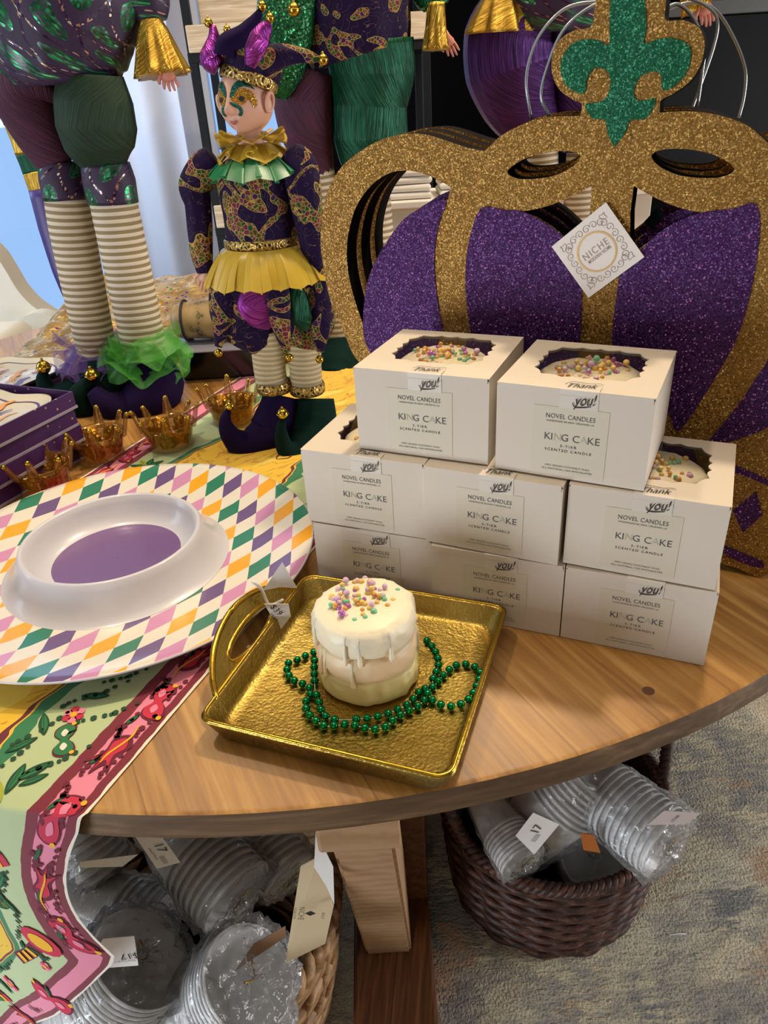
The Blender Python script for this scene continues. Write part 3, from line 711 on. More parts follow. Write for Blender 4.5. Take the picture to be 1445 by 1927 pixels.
def king_candle(x, y, z, r, ht, label, group, seed, drip=True):
    k = thing('king_cake_candle', label, 'candle', (x, y, z), group); rd = random.Random(seed)
    th = ht/3
    tiers = [(m_wax3, 1.0), (m_wax2, 1.0), (m_wax, 1.0)]
    for i, (mt, q) in enumerate(tiers):
        z0 = z+i*th*.985; ry = r*q; hh = th*1.02
        prof = [(0, 0), (ry*.90, 0), (ry*.97, hh*.08), (ry*1.0, hh*.3), (ry*.99, hh*.6), (ry*.94, hh*.86), (ry*.84, hh*.98), (ry*.6, hh*1.03), (0.0001, hh*1.0)]
        if i == 2: prof = [(0, 0), (ry*.88, 0), (ry*.985, hh*.1), (ry*1.0, hh*.35), (ry*.985, hh*.62), (ry*.93, hh*.86), (ry*.82, hh*1.0), (ry*.6, hh*1.07), (ry*.3, hh*1.08), (0.0001, hh*1.07)]
        ph = rd.random()*6
        dr = [(rd.random()*2*pi, rd.uniform(.10, .17), rd.uniform(.3, 1)) for _ in range(13)]
        prof2 = []
        for a_, b_ in zip(prof[:-1], prof[1:]):
            for t in (0, .33, .66): prof2.append((a_[0]+(b_[0]-a_[0])*t, a_[1]+(b_[1]-a_[1])*t))
        prof2.append(prof[-1])
        def wob(a, j, p=prof2, i=i, ph=ph):
            rr_, zz = p[j]; e = 1+.012*sin(3*a+ph)+.008*sin(7*a+ph*2)+.006*sin(13*a+j)
            if rr_ > ry*.7:
                for (ad, wd, ln) in dr:
                    dd = abs((a-ad+pi) % (2*pi)-pi)
                    if dd < wd and zz/hh > 1-ln: e += .035*cos(dd/wd*pi/2)**2
            return e, (-.0016*max(0, sin(5*a+ph)) if zz < hh*.12 and i > 0 and rr_ > ry*.5 else 0)
        V, F, _ = lathe(prof2, 84, (x, y, z0), None, wob)
        g = G(); g.add((V, F))
        if drip and i > 0:
            for (ad, wd, ln) in dr[:9]:
                L = rd.uniform(.004, .011); c_, s_ = cos(ad), sin(ad); R0 = ry*1.0
                P = [(x+c_*R0*.94, y+s_*R0*.94, z0+hh*.85), (x+c_*(R0+.0002), y+s_*(R0+.0002), z0+hh*.45), (x+c_*(R0+.0004), y+s_*(R0+.0004), z0+.001), (x+c_*(R0+.0004), y+s_*(R0+.0004), z0-L*.6)]
                g.add(tube(cr(P, 4), [.0011, .0012, .0013, .0014, .0018, .0008], 8))
        mk('wax_tier', g.V, g.F, mt, k, True)
    cols = list(PEARL)
    n = 62 if drip else 70
    proto = {}
    for j in range(n):
        a = rd.random()*2*pi; q = rd.random()**.7*(.62 if drip else .72)*r; cn = rd.choice(cols+['yellow'])
        if cn not in proto: V, F = ball((0, 0, 0), 1, 12); me = mk('sugar_pearl', [Vector(v) for v in V], F, PEARL[cn], None, True, loc=(0, 0, 0)); proto[cn] = me; o = me
        else: o = proto[cn].copy(); COL.objects.link(o)
        sz = rd.choice([.0018, .0020, .0024, .0016]); o.parent = k; o.scale = (sz, sz, sz)
        o.location = (cos(a)*q-.003*(drip), sin(a)*q+.002, z-k.location.z+ht*.985+th*.11+sz*.35-(q/r)**2*.0022+(rd.random() < .25)*sz*1.1)
    if drip:
        for (dx, dy, cn) in ((.0235, .012, 'green'), (-.006, -.019, 'green'), (-.012, -.014, 'lilac'), (.016, -.006, 'gold'), (.02, .0, 'yellow'), (0.001, .03, 'lilac')):
            o = proto[cn].copy() if cn in proto else None
            if o: COL.objects.link(o); o.parent = k; o.scale = (.0022,)*3; o.location = (dx, dy, ht*.985+th*.08-((hypot(dx, dy)/r)**3)*.0035)
    return k
BX = [  # name, x, y, yaw, level, windowed, label
 ('A', -.01575, .51004, -.4299, 2, 1, 'white box with a sprinkled candle in its window, left of the two topmost boxes'),
 ('D', .08059, .46251, -.4796, 2, 1, 'white box with a sprinkled candle in its window, right of the two topmost boxes'),
 ('B', -.06170, .51754, -.4060, 1, 1, 'white candle box at left end of the middle row, window mostly covered'),
 ('C', .03067, .47530, -.4526, 1, 0, 'white candle box in the centre of the middle row under both top boxes'),
 ('E', .12645, .43475, -.4469, 1, 1, 'white candle box at the right end of the middle row, half its window showing'),
 ('F', .12816, .43099, -.4187, 0, 0, 'white candle box at the right end of the bottom row standing on bare wood'),
 ('G', .03405, .47063, -.3993, 0, 0, 'white candle box in the centre of the bottom row partly behind the tray'),
 ('H', -.05894, .51620, -.3860, 0, 0, 'white candle box at the left end of the bottom row behind the tray corner')]
for (nm, x, y, t, lev, wn, lab) in BX:
    b, R = make_box(x, y, t, lev, lab, wn, .001 if nm in 'CDG' else 0)
    if wn:
        c_ = R @ Vector((BWD/2, BDP*.54, .0016))
        king_candle(c_.x, c_.y, c_.z, .0365, .0570, {'A': 'iced candle with sprinkles inside the top left box', 'D': 'iced candle with sprinkles inside the top right box', 'B': 'iced candle inside the left box of the middle row', 'E': 'iced candle with sprinkles inside the right box of the middle row'}[nm], 'candles inside the window boxes', ord(nm), False)
# ------------------------------------------------------------------ gold tray
tc = [at(370, 1345, T+.02), at(830, 1465, T+.02), at(975, 1150, T+.02), at(575, 1090, T+.02)]
tctr = sum(tc, Vector())/4; te = ((tc[1]-tc[0])+(tc[2]-tc[3])).normalized(); te.z = 0; te.normalize(); tf = Vector((-te.y, te.x, 0)); TS = .0845
tray = thing('serving_tray', 'square hammered gold metal tray with a loop handle under the three tier candle', 'tray', (tctr.x, tctr.y, T))
tctr.z = T
def rsq(h, r, n=8):                            # rounded square loop half size h
    out = []
    for q in range(4):
        cx, cy = [(h-r, h-r), (-h+r, h-r), (-h+r, -h+r), (h-r, -h+r)][q]
        for k in range(n+1): a = pi/2*(q+k/n); out.append((cx+r*cos(a), cy+r*sin(a)))
    return out
def tray_h(a, b): return 0
loops = [(.0770, .012, .0005), (.080, .014, .003), (TS, .010, .0185), (TS+.0008, .009, .0212), (TS-.0012, .009, .0222), (TS-.0032, .010, .0210), (.079, .016, .0075), (.0755, .018, .0047)]
V = []; F = []
for (h, r, z) in loops:
    for (a, b_) in rsq(h, r):
        zz = z+.0006*nz((a*40, b_*40, z*90)); V.append(tctr+te*a*1.0+tf*b_+Vector((0, 0, zz)))
N = 36
for j in range(len(loops)-1):
    for k in range(N): F.append((j*N+k, j*N+(k+1) % N, (j+1)*N+(k+1) % N, (j+1)*N+k))
F.append(tuple(range(N))[::-1]); F.append(tuple((len(loops)-1)*N+k for k in range(N)))
mk('tray_body', V, F, m_tray, tray, True); 
rim = [tctr+te*a+tf*b_+Vector((0, 0, .0217)) for a, b_ in rsq(TS-.0008, .010)]
mk('rolled_rim', *tube(rim, .0013, 8, True)[:2], m_trayrim, tray, True)['label'] = 'bright rolled gold rim'
# loop handle along the left side: flared plate with an oval opening
def hp(s, h): return tctr-te*(TS+h*.62)+tf*s+Vector((0, 0, .0205+h*.75))
def bump(s): q = max(0, 1-(s/.062)**2); return .031*q**.75
outer = [(s/100*.066, bump(s/100*.066)) for s in range(-100, 101, 5)]; outer = outer+[(.066, -.003), (-.066, -.003)]
inner = [(.033*cos(2*pi*i/40), .0085+.0088*sin(2*pi*i/40)) for i in range(40)]
pp = prism([outer, inner], (Vector((0, 0, 0)), Vector((1, 0, 0)), Vector((0, 1, 0))), .003)
V = [hp(v.x, v.y)+te*(-v.z*.8)+Vector((0, 0, v.z*.3)) for v in pp.V]
mk('handle_plate', V, pp.F, m_tray, tray, False, fix=True)
hd = G(); hd.add(tube([hp(*q)+Vector((.0008, 0, 0)) for q in outer[:-2]], .0022, 8)); hd.add(tube([hp(*q) for q in inner], .0020, 8, True)); hd.mk('handle_rim', m_trayrim, tray, True)
# candle, beads on the tray
cb = Vector((-.0175, .3985, T+.0055))
kc = king_candle(cb.x, cb.y, cb.z, .0355, .0625, 'three tier iced candle with pearl sprinkles standing on the gold tray', None, 5, True)
def bp(pts, z): return [at(360+a/2.258, 1050+b_/2.258, z) for a, b_ in pts]
zb = T+.0085
beads1 = bp([(590, 400), (540, 396), (497, 410), (453, 432), (412, 447), (408, 487), (432, 518), (460, 530), (492, 545), (512, 568), (497, 590), (485, 620), (493, 655), (523, 687), (567, 714), (615, 712), (673, 707), (727, 720), (780, 728), (830, 715), (868, 680), (912, 655), (958, 633), (992, 602), (1012, 563), (1040, 535), (1063, 508), (1083, 487), (1120, 458), (1168, 452), (1210, 466), (1228, 490), (1218, 527), (1203, 565), (1178, 600), (1135, 625), (1082, 630), (1030, 608), (1000, 575), (975, 560)], zb)
beads2 = bp([(975, 560), (945, 597), (912, 628), (865, 650), (815, 668), (760, 680), (703, 685), (643, 688), (590, 684), (556, 655), (541, 608), (527, 567), (524, 530), (525, 490), (522, 440), (550, 405)], zb)
beads3 = bp([(975, 560), (1012, 552), (1030, 545), (1025, 520), (1038, 490), (1050, 455), (1046, 418), (1030, 387), (1008, 358), (985, 340)], zb)
nk = thing('bead_necklace', 'string of shiny metallic green beads looped around the candle on the tray', 'necklace', (cb.x, cb.y, T+.005))
proto = None; g = G()
def inside(p): return (Vector((p.x-cb.x, p.y-cb.y))).length < .0385
for ci, pts in enumerate((beads1, beads2, beads3)):
    P = cr(pts, 8); 
    for p in P:
        d = Vector((p.x-cb.x, p.y-cb.y, 0))
        if d.length < .0395: d.normalize(); p.x, p.y = cb.x+d.x*.0395, cb.y+d.y*.0395
    g.add(tube(P, .0004, 6)); L = 0; nxt = .003
    for i in range(1, len(P)):
        seg = (P[i]-P[i-1]).length
        while L+seg >= nxt:
            q = P[i-1].lerp(P[i], (nxt-L)/seg); nxt += .0072 if ci else .0070
            if ci and any((q-o2).length < .0045 for o2 in used_beads): continue
            if not ci and i < 2: continue
            if 'used_beads' not in globals(): used_beads = []
            used_beads.append(q.copy())
            if proto is None: V, F = ball((0, 0, 0), .0029, 16); proto = mk('bead', V, F, m_bead, None, True, loc=(0, 0, 0)); o = proto
            else: o = proto.copy(); COL.objects.link(o)
            o.parent = nk; o.location = q-nk.location
        L += seg
g.mk('cord', m_string, nk, True)
# price tag tied on the tray handle
pt = thing('price_tag', 'folded white paper price tag tied to the gold tray handle', 'tag', at(515, 1120, T+.03))
yy = at(515, 1120, T+.035).y
def flatpoly(pts, y0, mat, name, parent, t=.0004, dys=None):
    P = [aty(u_, v_, y0+(dys[i] if dys else 0)) for i, (u_, v_) in enumerate(pts)]
    n = len(P); nrm = (P[1]-P[0]).cross(P[2]-P[0]).normalized(); 
    if nrm.dot(_f) > 0: nrm = -nrm
    V = P+[p-nrm*t for p in P]; F = [tuple(range(n)), tuple(range(2*n-1, n-1, -1))]+[(i, i+n, (i+1) % n+n, (i+1) % n) for i in range(n)]
    return mk(name, V, F, mat, parent, False, fix=True)
m_tagw = plain('white_tag_paper', 'e6e4e2', .6)
flatpoly([(494, 1112), (531, 1058), (559, 1107), (527, 1105)], yy, m_tagw, 'paper_flap', pt)
o = flatpoly([(497, 1137), (543, 1137), (547, 1160), (527, 1186)], yy-.012, m_tagw, 'paper_body', pt)
P = [aty(u_, v_, yy-.006) for u_, v_ in ((474, 1094), (490, 1106), (503, 1134), (512, 1139), (533, 1128))]
mk('twisted_tie', *tube(cr(P, 4), [.0012, .0016, .0013, .0012, .0018, .0014, .0010], 8)[:2], m_tagw, pt, True)
p0 = aty(520, 1148, yy-.0132); exx = (aty(536, 1165, yy-.0132)-p0).normalized(); eyy = exx.cross(Vector((0, 1, 0)));  eyy = -eyy if eyy.z < 0 else eyy
g = G(); V, F = text('$39', (p0, exx, eyy), .007, 0, .0); g.add((V, F)); V, F = text('TRAY', (p0, exx, eyy), .0035, .004, -.006); g.add((V, F)); V, F = text('GOLD SM', (p0, exx, eyy), .0028, .005, -.010); g.add((V, F)); g.mk('tag_print', m_black, pt, False)
# ------------------------------------------------------------------ glitter crowns
CY = radians(-28); CX = Vector((cos(CY), sin(CY), 0)); CN = Vector((-sin(CY), cos(CY), 0)); CP0 = at(1430, 1088, T); AM = -.150
CO = CP0+CX*AM                              # foot of the crown's centre line
def onc(u_, v_):
    d = ray(u_, v_); t = ((CP0-CAMP).dot(CN))/d.dot(CN); q = CAMP+d*t
    return ((q-CO).dot(CX), q.z-T)
def P(*pts): return [onc(*p) for p in pts]
def mir(l): return [(-a, b) for a, b in l][::-1]
def smo(l, n=5): return [(q.x, q.y) for q in cr([(a, b, 0) for a, b in l], n, True)]
def sml(l, n=5): return [(q.x, q.y) for q in cr([(a, b, 0) for a, b in l], n, False)]
arch = sml(P((663, 665), (640, 610), (620, 560), (608, 500), (603, 450), (607, 400), (618, 355), (642, 315), (680, 283), (722, 261), (765, 252), (800, 253), (835, 263), (880, 278), (912, 284)))
lobe = sml(P((922, 274), (945, 254), (975, 238), (1010, 226), (1050, 219), (1092, 218)))
fl_l = sml(P((1093, 212), (1094, 196), (1075, 186), (1052, 168), (1039, 140), (1039, 105), (1052, 76), (1080, 57), (1112, 50), (1118, 20), (1124, -15), (1142, -50), (1180, -88)))
baseR = sml(P((1365, 1060), (1400, 1075), (1428, 1088)))
base = [(0, .0125), (.05, .0115), (.10, .0085)]+[(a, max(b, .0004)) for a, b in baseR[3:]]+[(.156, .006), (.163, .03), (.172, .07), (.19, .11), (.213, .145)]
left = mir(base)                             # from left top down to centre
left = left[:-1]
sil_l = arch+lobe+fl_l                       # upwards on the left side
sil = sil_l+[(0.001, sil_l[-1][1]+.001)]+mir(sil_l)+mir(left)+left[::-1][::-1][:0]
# assemble clockwise: left arch -> fleur -> right arch -> right base -> left base
rb = base[::-1]; outer_c = sil_l+mir(sil_l)+rb+[(-a, b) for a, b in base[1:]]
holeL = sml(P((848, 352), (815, 334), (775, 322), (738, 324), (705, 343), (678, 375), (662, 412), (653, 460), (655, 510), (666, 560), (682, 608), (692, 646)))+sml(P((687, 600), (687, 560), (697, 515), (722, 465), (757, 415), (800, 388), (843, 375)))
holeC = sml(P((985, 398), (1030, 388), (1075, 370), (1113, 350)))+sml(P((1110, 400), (1103, 440), (1096, 478)))+sml(P((1080, 462), (1045, 430), (1010, 408)))
eye = smo(P((955, 322), (985, 300), (1030, 287), (1072, 285), (1092, 295), (1075, 315), (1040, 331), (1000, 337), (970, 335)))
green = sml([(onc(u_, v_)) for u_, v_ in ((1185, -55), (1160, -30), (1150, 0), (1147, 35), (1147, 85), (1134, 79), (1109, 74), (1083, 79), (1062, 100), (1055, 125), (1060, 151), (1073, 167), (1097, 177), (1104, 165), (1104, 154), (1112, 135), (1125, 127), (1141, 132), (1149, 148), (1147, 170), (1138, 187), (1121, 194), (1102, 195), (1105, 209), (1118, 224), (1139, 225), (1144, 251), (1156, 275),
    (1166, 264), (1178, 248), (1186, 225), (1212, 225), (1228, 206), (1234, 185), (1205, 190), (1194, 183), (1194, 167), (1202, 148), (1218, 137), (1237, 135), (1245, 145), (1247, 170), (1266, 164), (1289, 142), (1300, 113), (1299, 90), (1282, 76), (1257, 71), (1231, 76), (1212, 82), (1216, 58), (1216, 26), (1213, 0), (1206, -30))], 2)
pL = smo(P((687, 640), (686, 570), (697, 515), (724, 462), (760, 413), (800, 388), (840, 376), (828, 415), (820, 455), (818, 500), (822, 550), (832, 610), (850, 680), (880, 760), (905, 815), (860, 810), (790, 760), (720, 690)), 3)
pC = smo(P((905, 392), (950, 395), (985, 398), (1040, 428), (1080, 462), (1092, 482), (1095, 560), (1092, 640), (1080, 760), (1060, 820), (1020, 810), (960, 760), (915, 700), (888, 630), (878, 560), (877, 500), (884, 450)), 3)
pR = smo(P((1195, 486), (1215, 460), (1250, 430), (1290, 410), (1330, 398), (1380, 392), (1420, 382), (1430, 420), (1425, 480), (1410, 560), (1385, 640), (1340, 720), (1300, 782), (1273, 812), (1255, 768), (1215, 730), (1160, 700), (1152, 640), (1160, 560), (1172, 500)), 3)
pO = smo(P((1447, 672), (1420, 715), (1390, 760), (1350, 810), (1333, 833), (1370, 831), (1400, 822), (1447, 802), (1500, 760), (1550, 700), (1600, 610), (1610, 540), (1570, 470), (1530, 440), (1510, 440), (1500, 520), (1480, 590)), 3)
stripe1 = P((1372, 872), (1410, 886), (1450, 905), (1450, 915), (1410, 898), (1372, 884))
diam = P((1422, 925), (1435, 968), (1398, 1001), (1379, 960))
stripe2 = smo(P((1362, 1026), (1400, 1042), (1430, 1054), (1438, 1064), (1428, 1068), (1395, 1057), (1362, 1041)), 3)
CT = .018
def crown(label, off, shift, first, lean=0.0):
    O = CO+CN*off+CX*shift; cth = thing('crown_sign', label, 'crown sign', O+CN*CT/2, 'cut out glitter crown signs standing one behind another')
    ey = (Vector((0, 0, 1))+CN*lean).normalized(); fr = (O, CX, ey)
    H = [holeL, mir(holeL), holeC, mir(holeC), eye, mir(eye)]
    prism([outer_c]+H, fr, CT, 0, 1).mk('crown_board', [m_ggold, m_mdf], cth, False)
    f2 = (O-CN*.0012, CX, ey)
    prism([green], f2, .0012, 0, 0).mk('fleur_inlay', m_ggreen, cth, False)['label'] = 'green glitter fleur-de-lis inlay'
    g = G(); 
    prism([pL], f2, .0012).mk('glitter_panel', m_gpurple, cth, False)['label'] = 'purple glitter panel'
    for p in (pC, pR, pO): prism([p], f2, .0012).mk('glitter_panel', m_gpurple, cth, False)['label'] = 'purple glitter panel'
    for p in (stripe1, stripe2, mir(stripe1), mir(stripe2), diam, mir(diam)): g.add(prism([p], f2, .0012))
    for dx in (-.075, -.025, .025, .075): g.add(prism([[(dx, .085), (dx+.014, .062), (dx, .040), (dx-.014, .062)]], f2, .0012))
    g.mk('band_inlay', m_gpurple, cth, False)['label'] = 'purple glitter diamonds and bars on the base band'
    return cth, fr
c1, fr1 = crown('gold glitter crown sign with purple panels and green fleur-de-lis, frontmost, wearing the paper tag', 0, 0, True)
c2, fr2 = crown('gold glitter crown sign right behind the frontmost crown', .042, -.008, False)
c3, fr3 = crown('rearmost gold glitter crown sign seen through the holes of the others', .085, -.016, False)
# wire hangers looped over the crowns
def wireloop(par, fr, pts, y, nm='wire_hanger'):
    Q = [aty(u_, v_, y) for u_, v_ in pts]; mk(nm, *tube(cr(Q, 6), .0012, 8)[:2], m_wire, par, True)
yc = (CO+CN*.0).y
wireloop(c1, fr1, [(1034, 218), (1018, 180), (1032, 120), (1058, 60), (1100, 20), (1160, -10)], .64)
wireloop(c2, fr2, [(1000, 225), (990, 150), (1008, 80), (1045, 30), (1085, 8), (1150, 2)], .68)
wireloop(c1, fr1, [(1245, 22), (1275, 8), (1305, 35), (1325, 85), (1322, 130), (1312, 200)], .60)
wireloop(c2, fr2, [(1280, -10), (1330, 12), (1350, 40), (1342, 90), (1318, 160), (1300, 210)], .63)
wireloop(c3, fr3, [(1250, 20), (1300, 5), (1345, 18), (1380, 70), (1402, 130), (1400, 180), (1390, 222)], .66)
# the paper tag on the front crown
f = (CO-CN*.0035, CX, Vector((0, 0, 1)))
q = [onc(*p) for p in ((1142, 378), (1214, 480), (1112, 560), (1038, 463))]
cx_, cy_ = sum(a for a, b in q)/4, sum(b for a, b in q)/4; ta = atan2(q[0][1]-q[3][1], q[0][0]-q[3][0]); ts = .5*(hypot(q[0][0]-q[3][0], q[0][1]-q[3][1])+hypot(q[0][0]-q[1][0], q[0][1]-q[1][1]))/2
TO = CO-CN*.0040+CX*cx_+Vector((0, 0, cy_)); tx = CX*cos(ta)+Vector((0, 0, 1))*sin(ta); ty = -CX*sin(ta)+Vector((0, 0, 1))*cos(ta)
tg = thing('paper_tag', 'square white paper tag with gold ring and scrollwork hanging on the front crown', 'tag', TO)
card = prism([[(-ts, -ts*.98), (ts, -ts*.98), (ts, ts*.98), (-ts, ts*.98)]], (TO, tx, ty), .0004).mk('card', m_paper, tg, False)
ff = (TO-CN*0, tx, ty); g = G()
ro, ri = ts*.605, ts*.545
for k in range(64):
    a0, a1 = 2*pi*k/64, 2*pi*(k+1)/64; g.add((put([(ri*cos(a0), ri*sin(a0)), (ro*cos(a0), ro*sin(a0)), (ro*cos(a1), ro*sin(a1)), (ri*cos(a1), ri*sin(a1))], ff, off=.0003), [(0, 1, 2, 3)]))
g.mk('ring_print', m_goldink, card, False)
g = G()
V, F = text('NICHE', ff, ts*.30, 0, ts*.07, off=.0003, width=ts*.86, space=1.25); g.add((V, F)); V, F = text('MODERN HOME', ff, ts*.15, ts*.02, -ts*.12, off=.0003, width=ts*.80, space=1.1, bold=.01); g.add((V, F))
g.mk('lettering', m_taupe, card, False)
g = G()
def spiral(cx, cy, r, a0, turns, dirn):
    return [(cx+r*(1-t*.8)*cos(a0+dirn*t*turns*2*pi), cy+r*(1-t*.8)*sin(a0+dirn*t*turns*2*pi)) for t in [i/14 for i in range(15)]]
for qd in range(4):
    ra = qd*pi/2
    L = [spiral(ts*a, ts*.72+ts*b_, ts*.125, a0, 1.3, dr) for a, b_, a0, dr in ((-.12, .0, pi, -1), (.12, .0, 0, 1), (-.36, -.02, 0, 1), (.36, -.02, pi, -1), (-.56, -.10, pi, -1), (.56, -.10, 0, 1))]
    L += [[(ts*(.72+a), ts*(.72+b_)) for a, b_ in ((-.08, -.08), (.08, -.10), (.05, .0), (.08, .08), (0, .05), (-.10, .08), (-.08, -.08))]]
    for l in L:
        V2, F2 = ribbon2d([(x*cos(ra)-y*sin(ra), x*sin(ra)+y*cos(ra)) for x, y in l], ts*.022, 2); g.add((put(V2, ff, off=.0003), F2))
g.mk('scroll_print', m_taupe, card, False)
# small dark price sleeve on the second crown
_p = prism([P((1197, 432), (1222, 404), (1238, 416), (1214, 446))], (CO+CN*.032, CX, Vector((0, 0, 1))), .0006); dt = mk('plastic_tag', _p.V, _p.F, m_velg, None, False)
tag(dt, 'small dark plastic tag hanging between the crowns right of the paper tag', 'tag')
# ------------------------------------------------------------------ crown votives of amber glass
m_amber = Mat('amber_glass', 'a8741f', .06, .55, Coat_Weight=.5); m_amber.b.inputs['Alpha'].default_value = .5; m_amber.b.inputs['Specular IOR Level'].default_value = .9
_n = m_amber.noise(m_amber.coord(), 90, 2); m_amber.bump(_n, .25, .002); m_amber = m_amber.m
m_flake = glitter('gold_leaf_flakes', 'a8741a', '6a4208', 'ffd870', 380, .8)
def votive(c, label):
    v = thing('crown_votive', label, 'candle holder', c, 'amber glass crown candle holders on the table'); x, y, z = c
    mk('bowl', *lathe([(0, 0), (.024, 0), (.0275, .003), (.0262, .008), (.0275, .014), (.030, .024), (.0325, .031), (.0300, .031), (.0272, .024), (.0245, .014), (.022, .0085), (0, .008)], 40, c)[:2], m_amber, v, True)
    mk('gold_leaf', *lathe([(.0235, .009), (.0262, .015), (.0285, .026), (.0282, .026), (.0257, .015), (.0230, .0092)], 40, c, None, lambda a, j: (1, .004*sin(a*5+j)))[:2], m_flake, v, True)
    for k in range(8):
        a = 2*pi*k/8+.2; d = Vector((cos(a), sin(a), 0)); tt = Vector((-sin(a), cos(a), 0)); b0 = Vector(c)+d*.0305+Vector((0, 0, .024)); hh = .022 if k % 2 == 0 else .0165
        g = G(); pth = [b0, b0+d*.003+Vector((0, 0, hh*.45)), b0+d*.0065+Vector((0, 0, hh)), b0+d*.0085+Vector((0, 0, hh+.003))]
        g.add(tube(cr(pth, 4), [(.0080, .0030), (.0058, .0030), (.0036, .0028), (.0026, .0026)], 10, depth=d))
        mk('spike', g.V, g.F, m_amber, v, True); mk('spike_tip', *ball(pth[-1], .0031, 10), m_bell, v, True)
for px, lb in (((88, 918), 'amber glass crown candle holder at the far left beside the purple boxes'), ((193, 858), 'amber glass crown candle holder second from left, before the big jester shoe'), ((324, 838), 'amber glass crown candle holder second from right near the pink runner corner'), ((440, 792), 'amber glass crown candle holder behind the curled purple shoe')):
    q_ = at(*px, T+.002); votive(Vector((q_.x, q_.y, T+.0015)), lb)
# ------------------------------------------------------------------ purple gift boxes with plates
m_pbox = Mat('purple_dotted_card', None, .5); co = m_pbox.coord(); x, y, z = m_pbox.sep(co)
vd = m_pbox.voro(co, 95); m_pbox.color(m_pbox.mix((vd < .13), '4a2062', 'c9a078')); m_pbox = m_pbox.m
m_pgrey = plain('grey_tray_lip', 'a9a2b4', .5); m_plate = plain('glazed_plate', 'd9d4c2', .25); m_org = plain('orange_glaze_print', 'e09a2c', .4); m_pline = plain('purple_glaze_line', '5a3d7c', .4)
def gift(c, a, L, W, h, label, openbox, mat=m_pbox):
    ex = Vector((cos(a), sin(a), 0)); ey = Vector((-sin(a), cos(a), 0)); R = Matrix(((ex.x, ey.x, 0, c.x), (ex.y, ey.y, 0, c.y), (0, 0, 1, c.z), (0, 0, 0, 1)))
    b = thing('gift_box', label, 'box', c, 'purple gift boxes with gold dots'); g = G(); t = .002
    g.add(box(-L, L, -W, -W+t, .003, h), 0, R); g.add(box(-L, L, W-t, W, .003, h), 0, R); g.add(box(-L, -L+t, -W+t, W-t, .003, h), 0, R); g.add(box(L-t, L, -W+t, W-t, .003, h), 0, R)
    g.add(box(-L+t, L-t, -W+t, W-t, .003, .0045 if openbox else h-.001), 0, R); g.mk('box_tray', mat, b, False)
    g = G(); g.add(box(-L-.001, L+.001, -W-.001, W+.001, 0, .003), 0, R); g.mk('box_base', m_pgrey, b, False)['label'] = 'grey lip between the boxes'
    return b, R
Kc = at(134, 738, T+.082); K1 = at(0, 803, T+.082); ed_ = (Kc-K1).normalized(); angs = atan2(ed_.y, ed_.x); gr = Vector((Kc.x, Kc.y, T))
for k in range(4):
    e1_ = Vector((cos(angs), sin(angs), 0)); e2_ = Vector((-sin(angs), cos(angs), 0)); off = (.002, .0, .003, -.002)[k]
    c = gr+Vector((0, 0, .0006+k*.0205))-e1_*(.085+off)+e2_*.075
    b, R = gift(c, angs, .085, .075, .0202, ('purple dotted gift box at the bottom of the pile beside the crown votive', 'purple dotted gift box second from the bottom of the left pile', 'purple dotted gift box just under the open one', 'open purple dotted gift box on top of the pile with a plate inside')[k], k == 3)
    angs += radians((1, -1.5, 1.0, 0)[k])
def artplate(R, L, W, z, label, seed):
    c = R @ Vector((0, 0, z)); p = thing('art_plate', label, 'plate', c); n = 72; rd = random.Random(seed)
    def loop(q, zz): return [R @ Vector(((L*q)*cos(a)*(1+.07*cos(5*a+seed))*(abs(cos(a))**4+abs(sin(a))**4)**(-.25), (W*q)*sin(a)*(1+.06*sin(4*a))*(abs(cos(a))**4+abs(sin(a))**4)**(-.25), z+zz)) for a in [2*pi*i/n for i in range(n)]]
    V = []; 
    for q_, zz in ((.8, 0), (.97, .008), (1.0, .0095), (.97, .0085), (.86, .0035), (.02, .003)): V += loop(q_, zz)
    F = [(j*n+i, j*n+(i+1) % n, (j+1)*n+(i+1) % n, (j+1)*n+i) for j in range(5) for i in range(n)]
    mk('dish', V, F, m_plate, p, True)
    g = G(); a_ = loop(.84, .0042); b_ = loop(.81, .0042); b0 = len(g.V); g.V += a_+b_; g.uv += [(0, 0)]*2*n; g.F += [(i, (i+1) % n, n+(i+1) % n, n+i) for i in range(n)]; g.mi += [0]*n
    for k in range(15):
        x0 = rd.uniform(-.6, .5)*L; y0 = rd.uniform(-.6, .6)*W; a = rd.uniform(-.5, .5)
        V2, F2 = ribbon2d([(x0-.012, y0-.003), (x0, y0+rd.uniform(-.008, .008)), (x0+.014, y0+.004), (x0+.026, y0)], rd.uniform(.002, .009)); g.add(([R @ Vector((v.x, v.y, z+.0045+k*.00005)) for v in V2], F2), 1 if k % 3 else 0)
    g.mk('plate_artwork', [m_pline, m_org], p, False)
artplate(R, .078, .068, .0052, 'white plate with orange and purple drawing lying in the open purple gift box', 3)
K2 = at(157, 676, T+.040); K3 = at(100, 704, T+.040); ed_ = (K2-K3).normalized(); a2_ = atan2(ed_.y, ed_.x); e1_ = Vector((cos(a2_), sin(a2_), 0)); e2_ = Vector((-sin(a2_), cos(a2_), 0))
c = Vector((K2.x, K2.y, T+.0006))-e1_*.075+e2_*.08
b, R2 = gift(c, a2_, .075, .08, .030, 'purple gift box behind the pile with a printed plate on show', False)
artplate(R2, .070, .074, .0304, 'white plate with orange crown drawing in the rear purple box', 8)
q_ = at(-4, 905, T); sd = thing('trinket_dish', 'stack of small shiny grey dishes at the left edge of the table', 'dish', (q_.x-.012, q_.y, T+.0005))
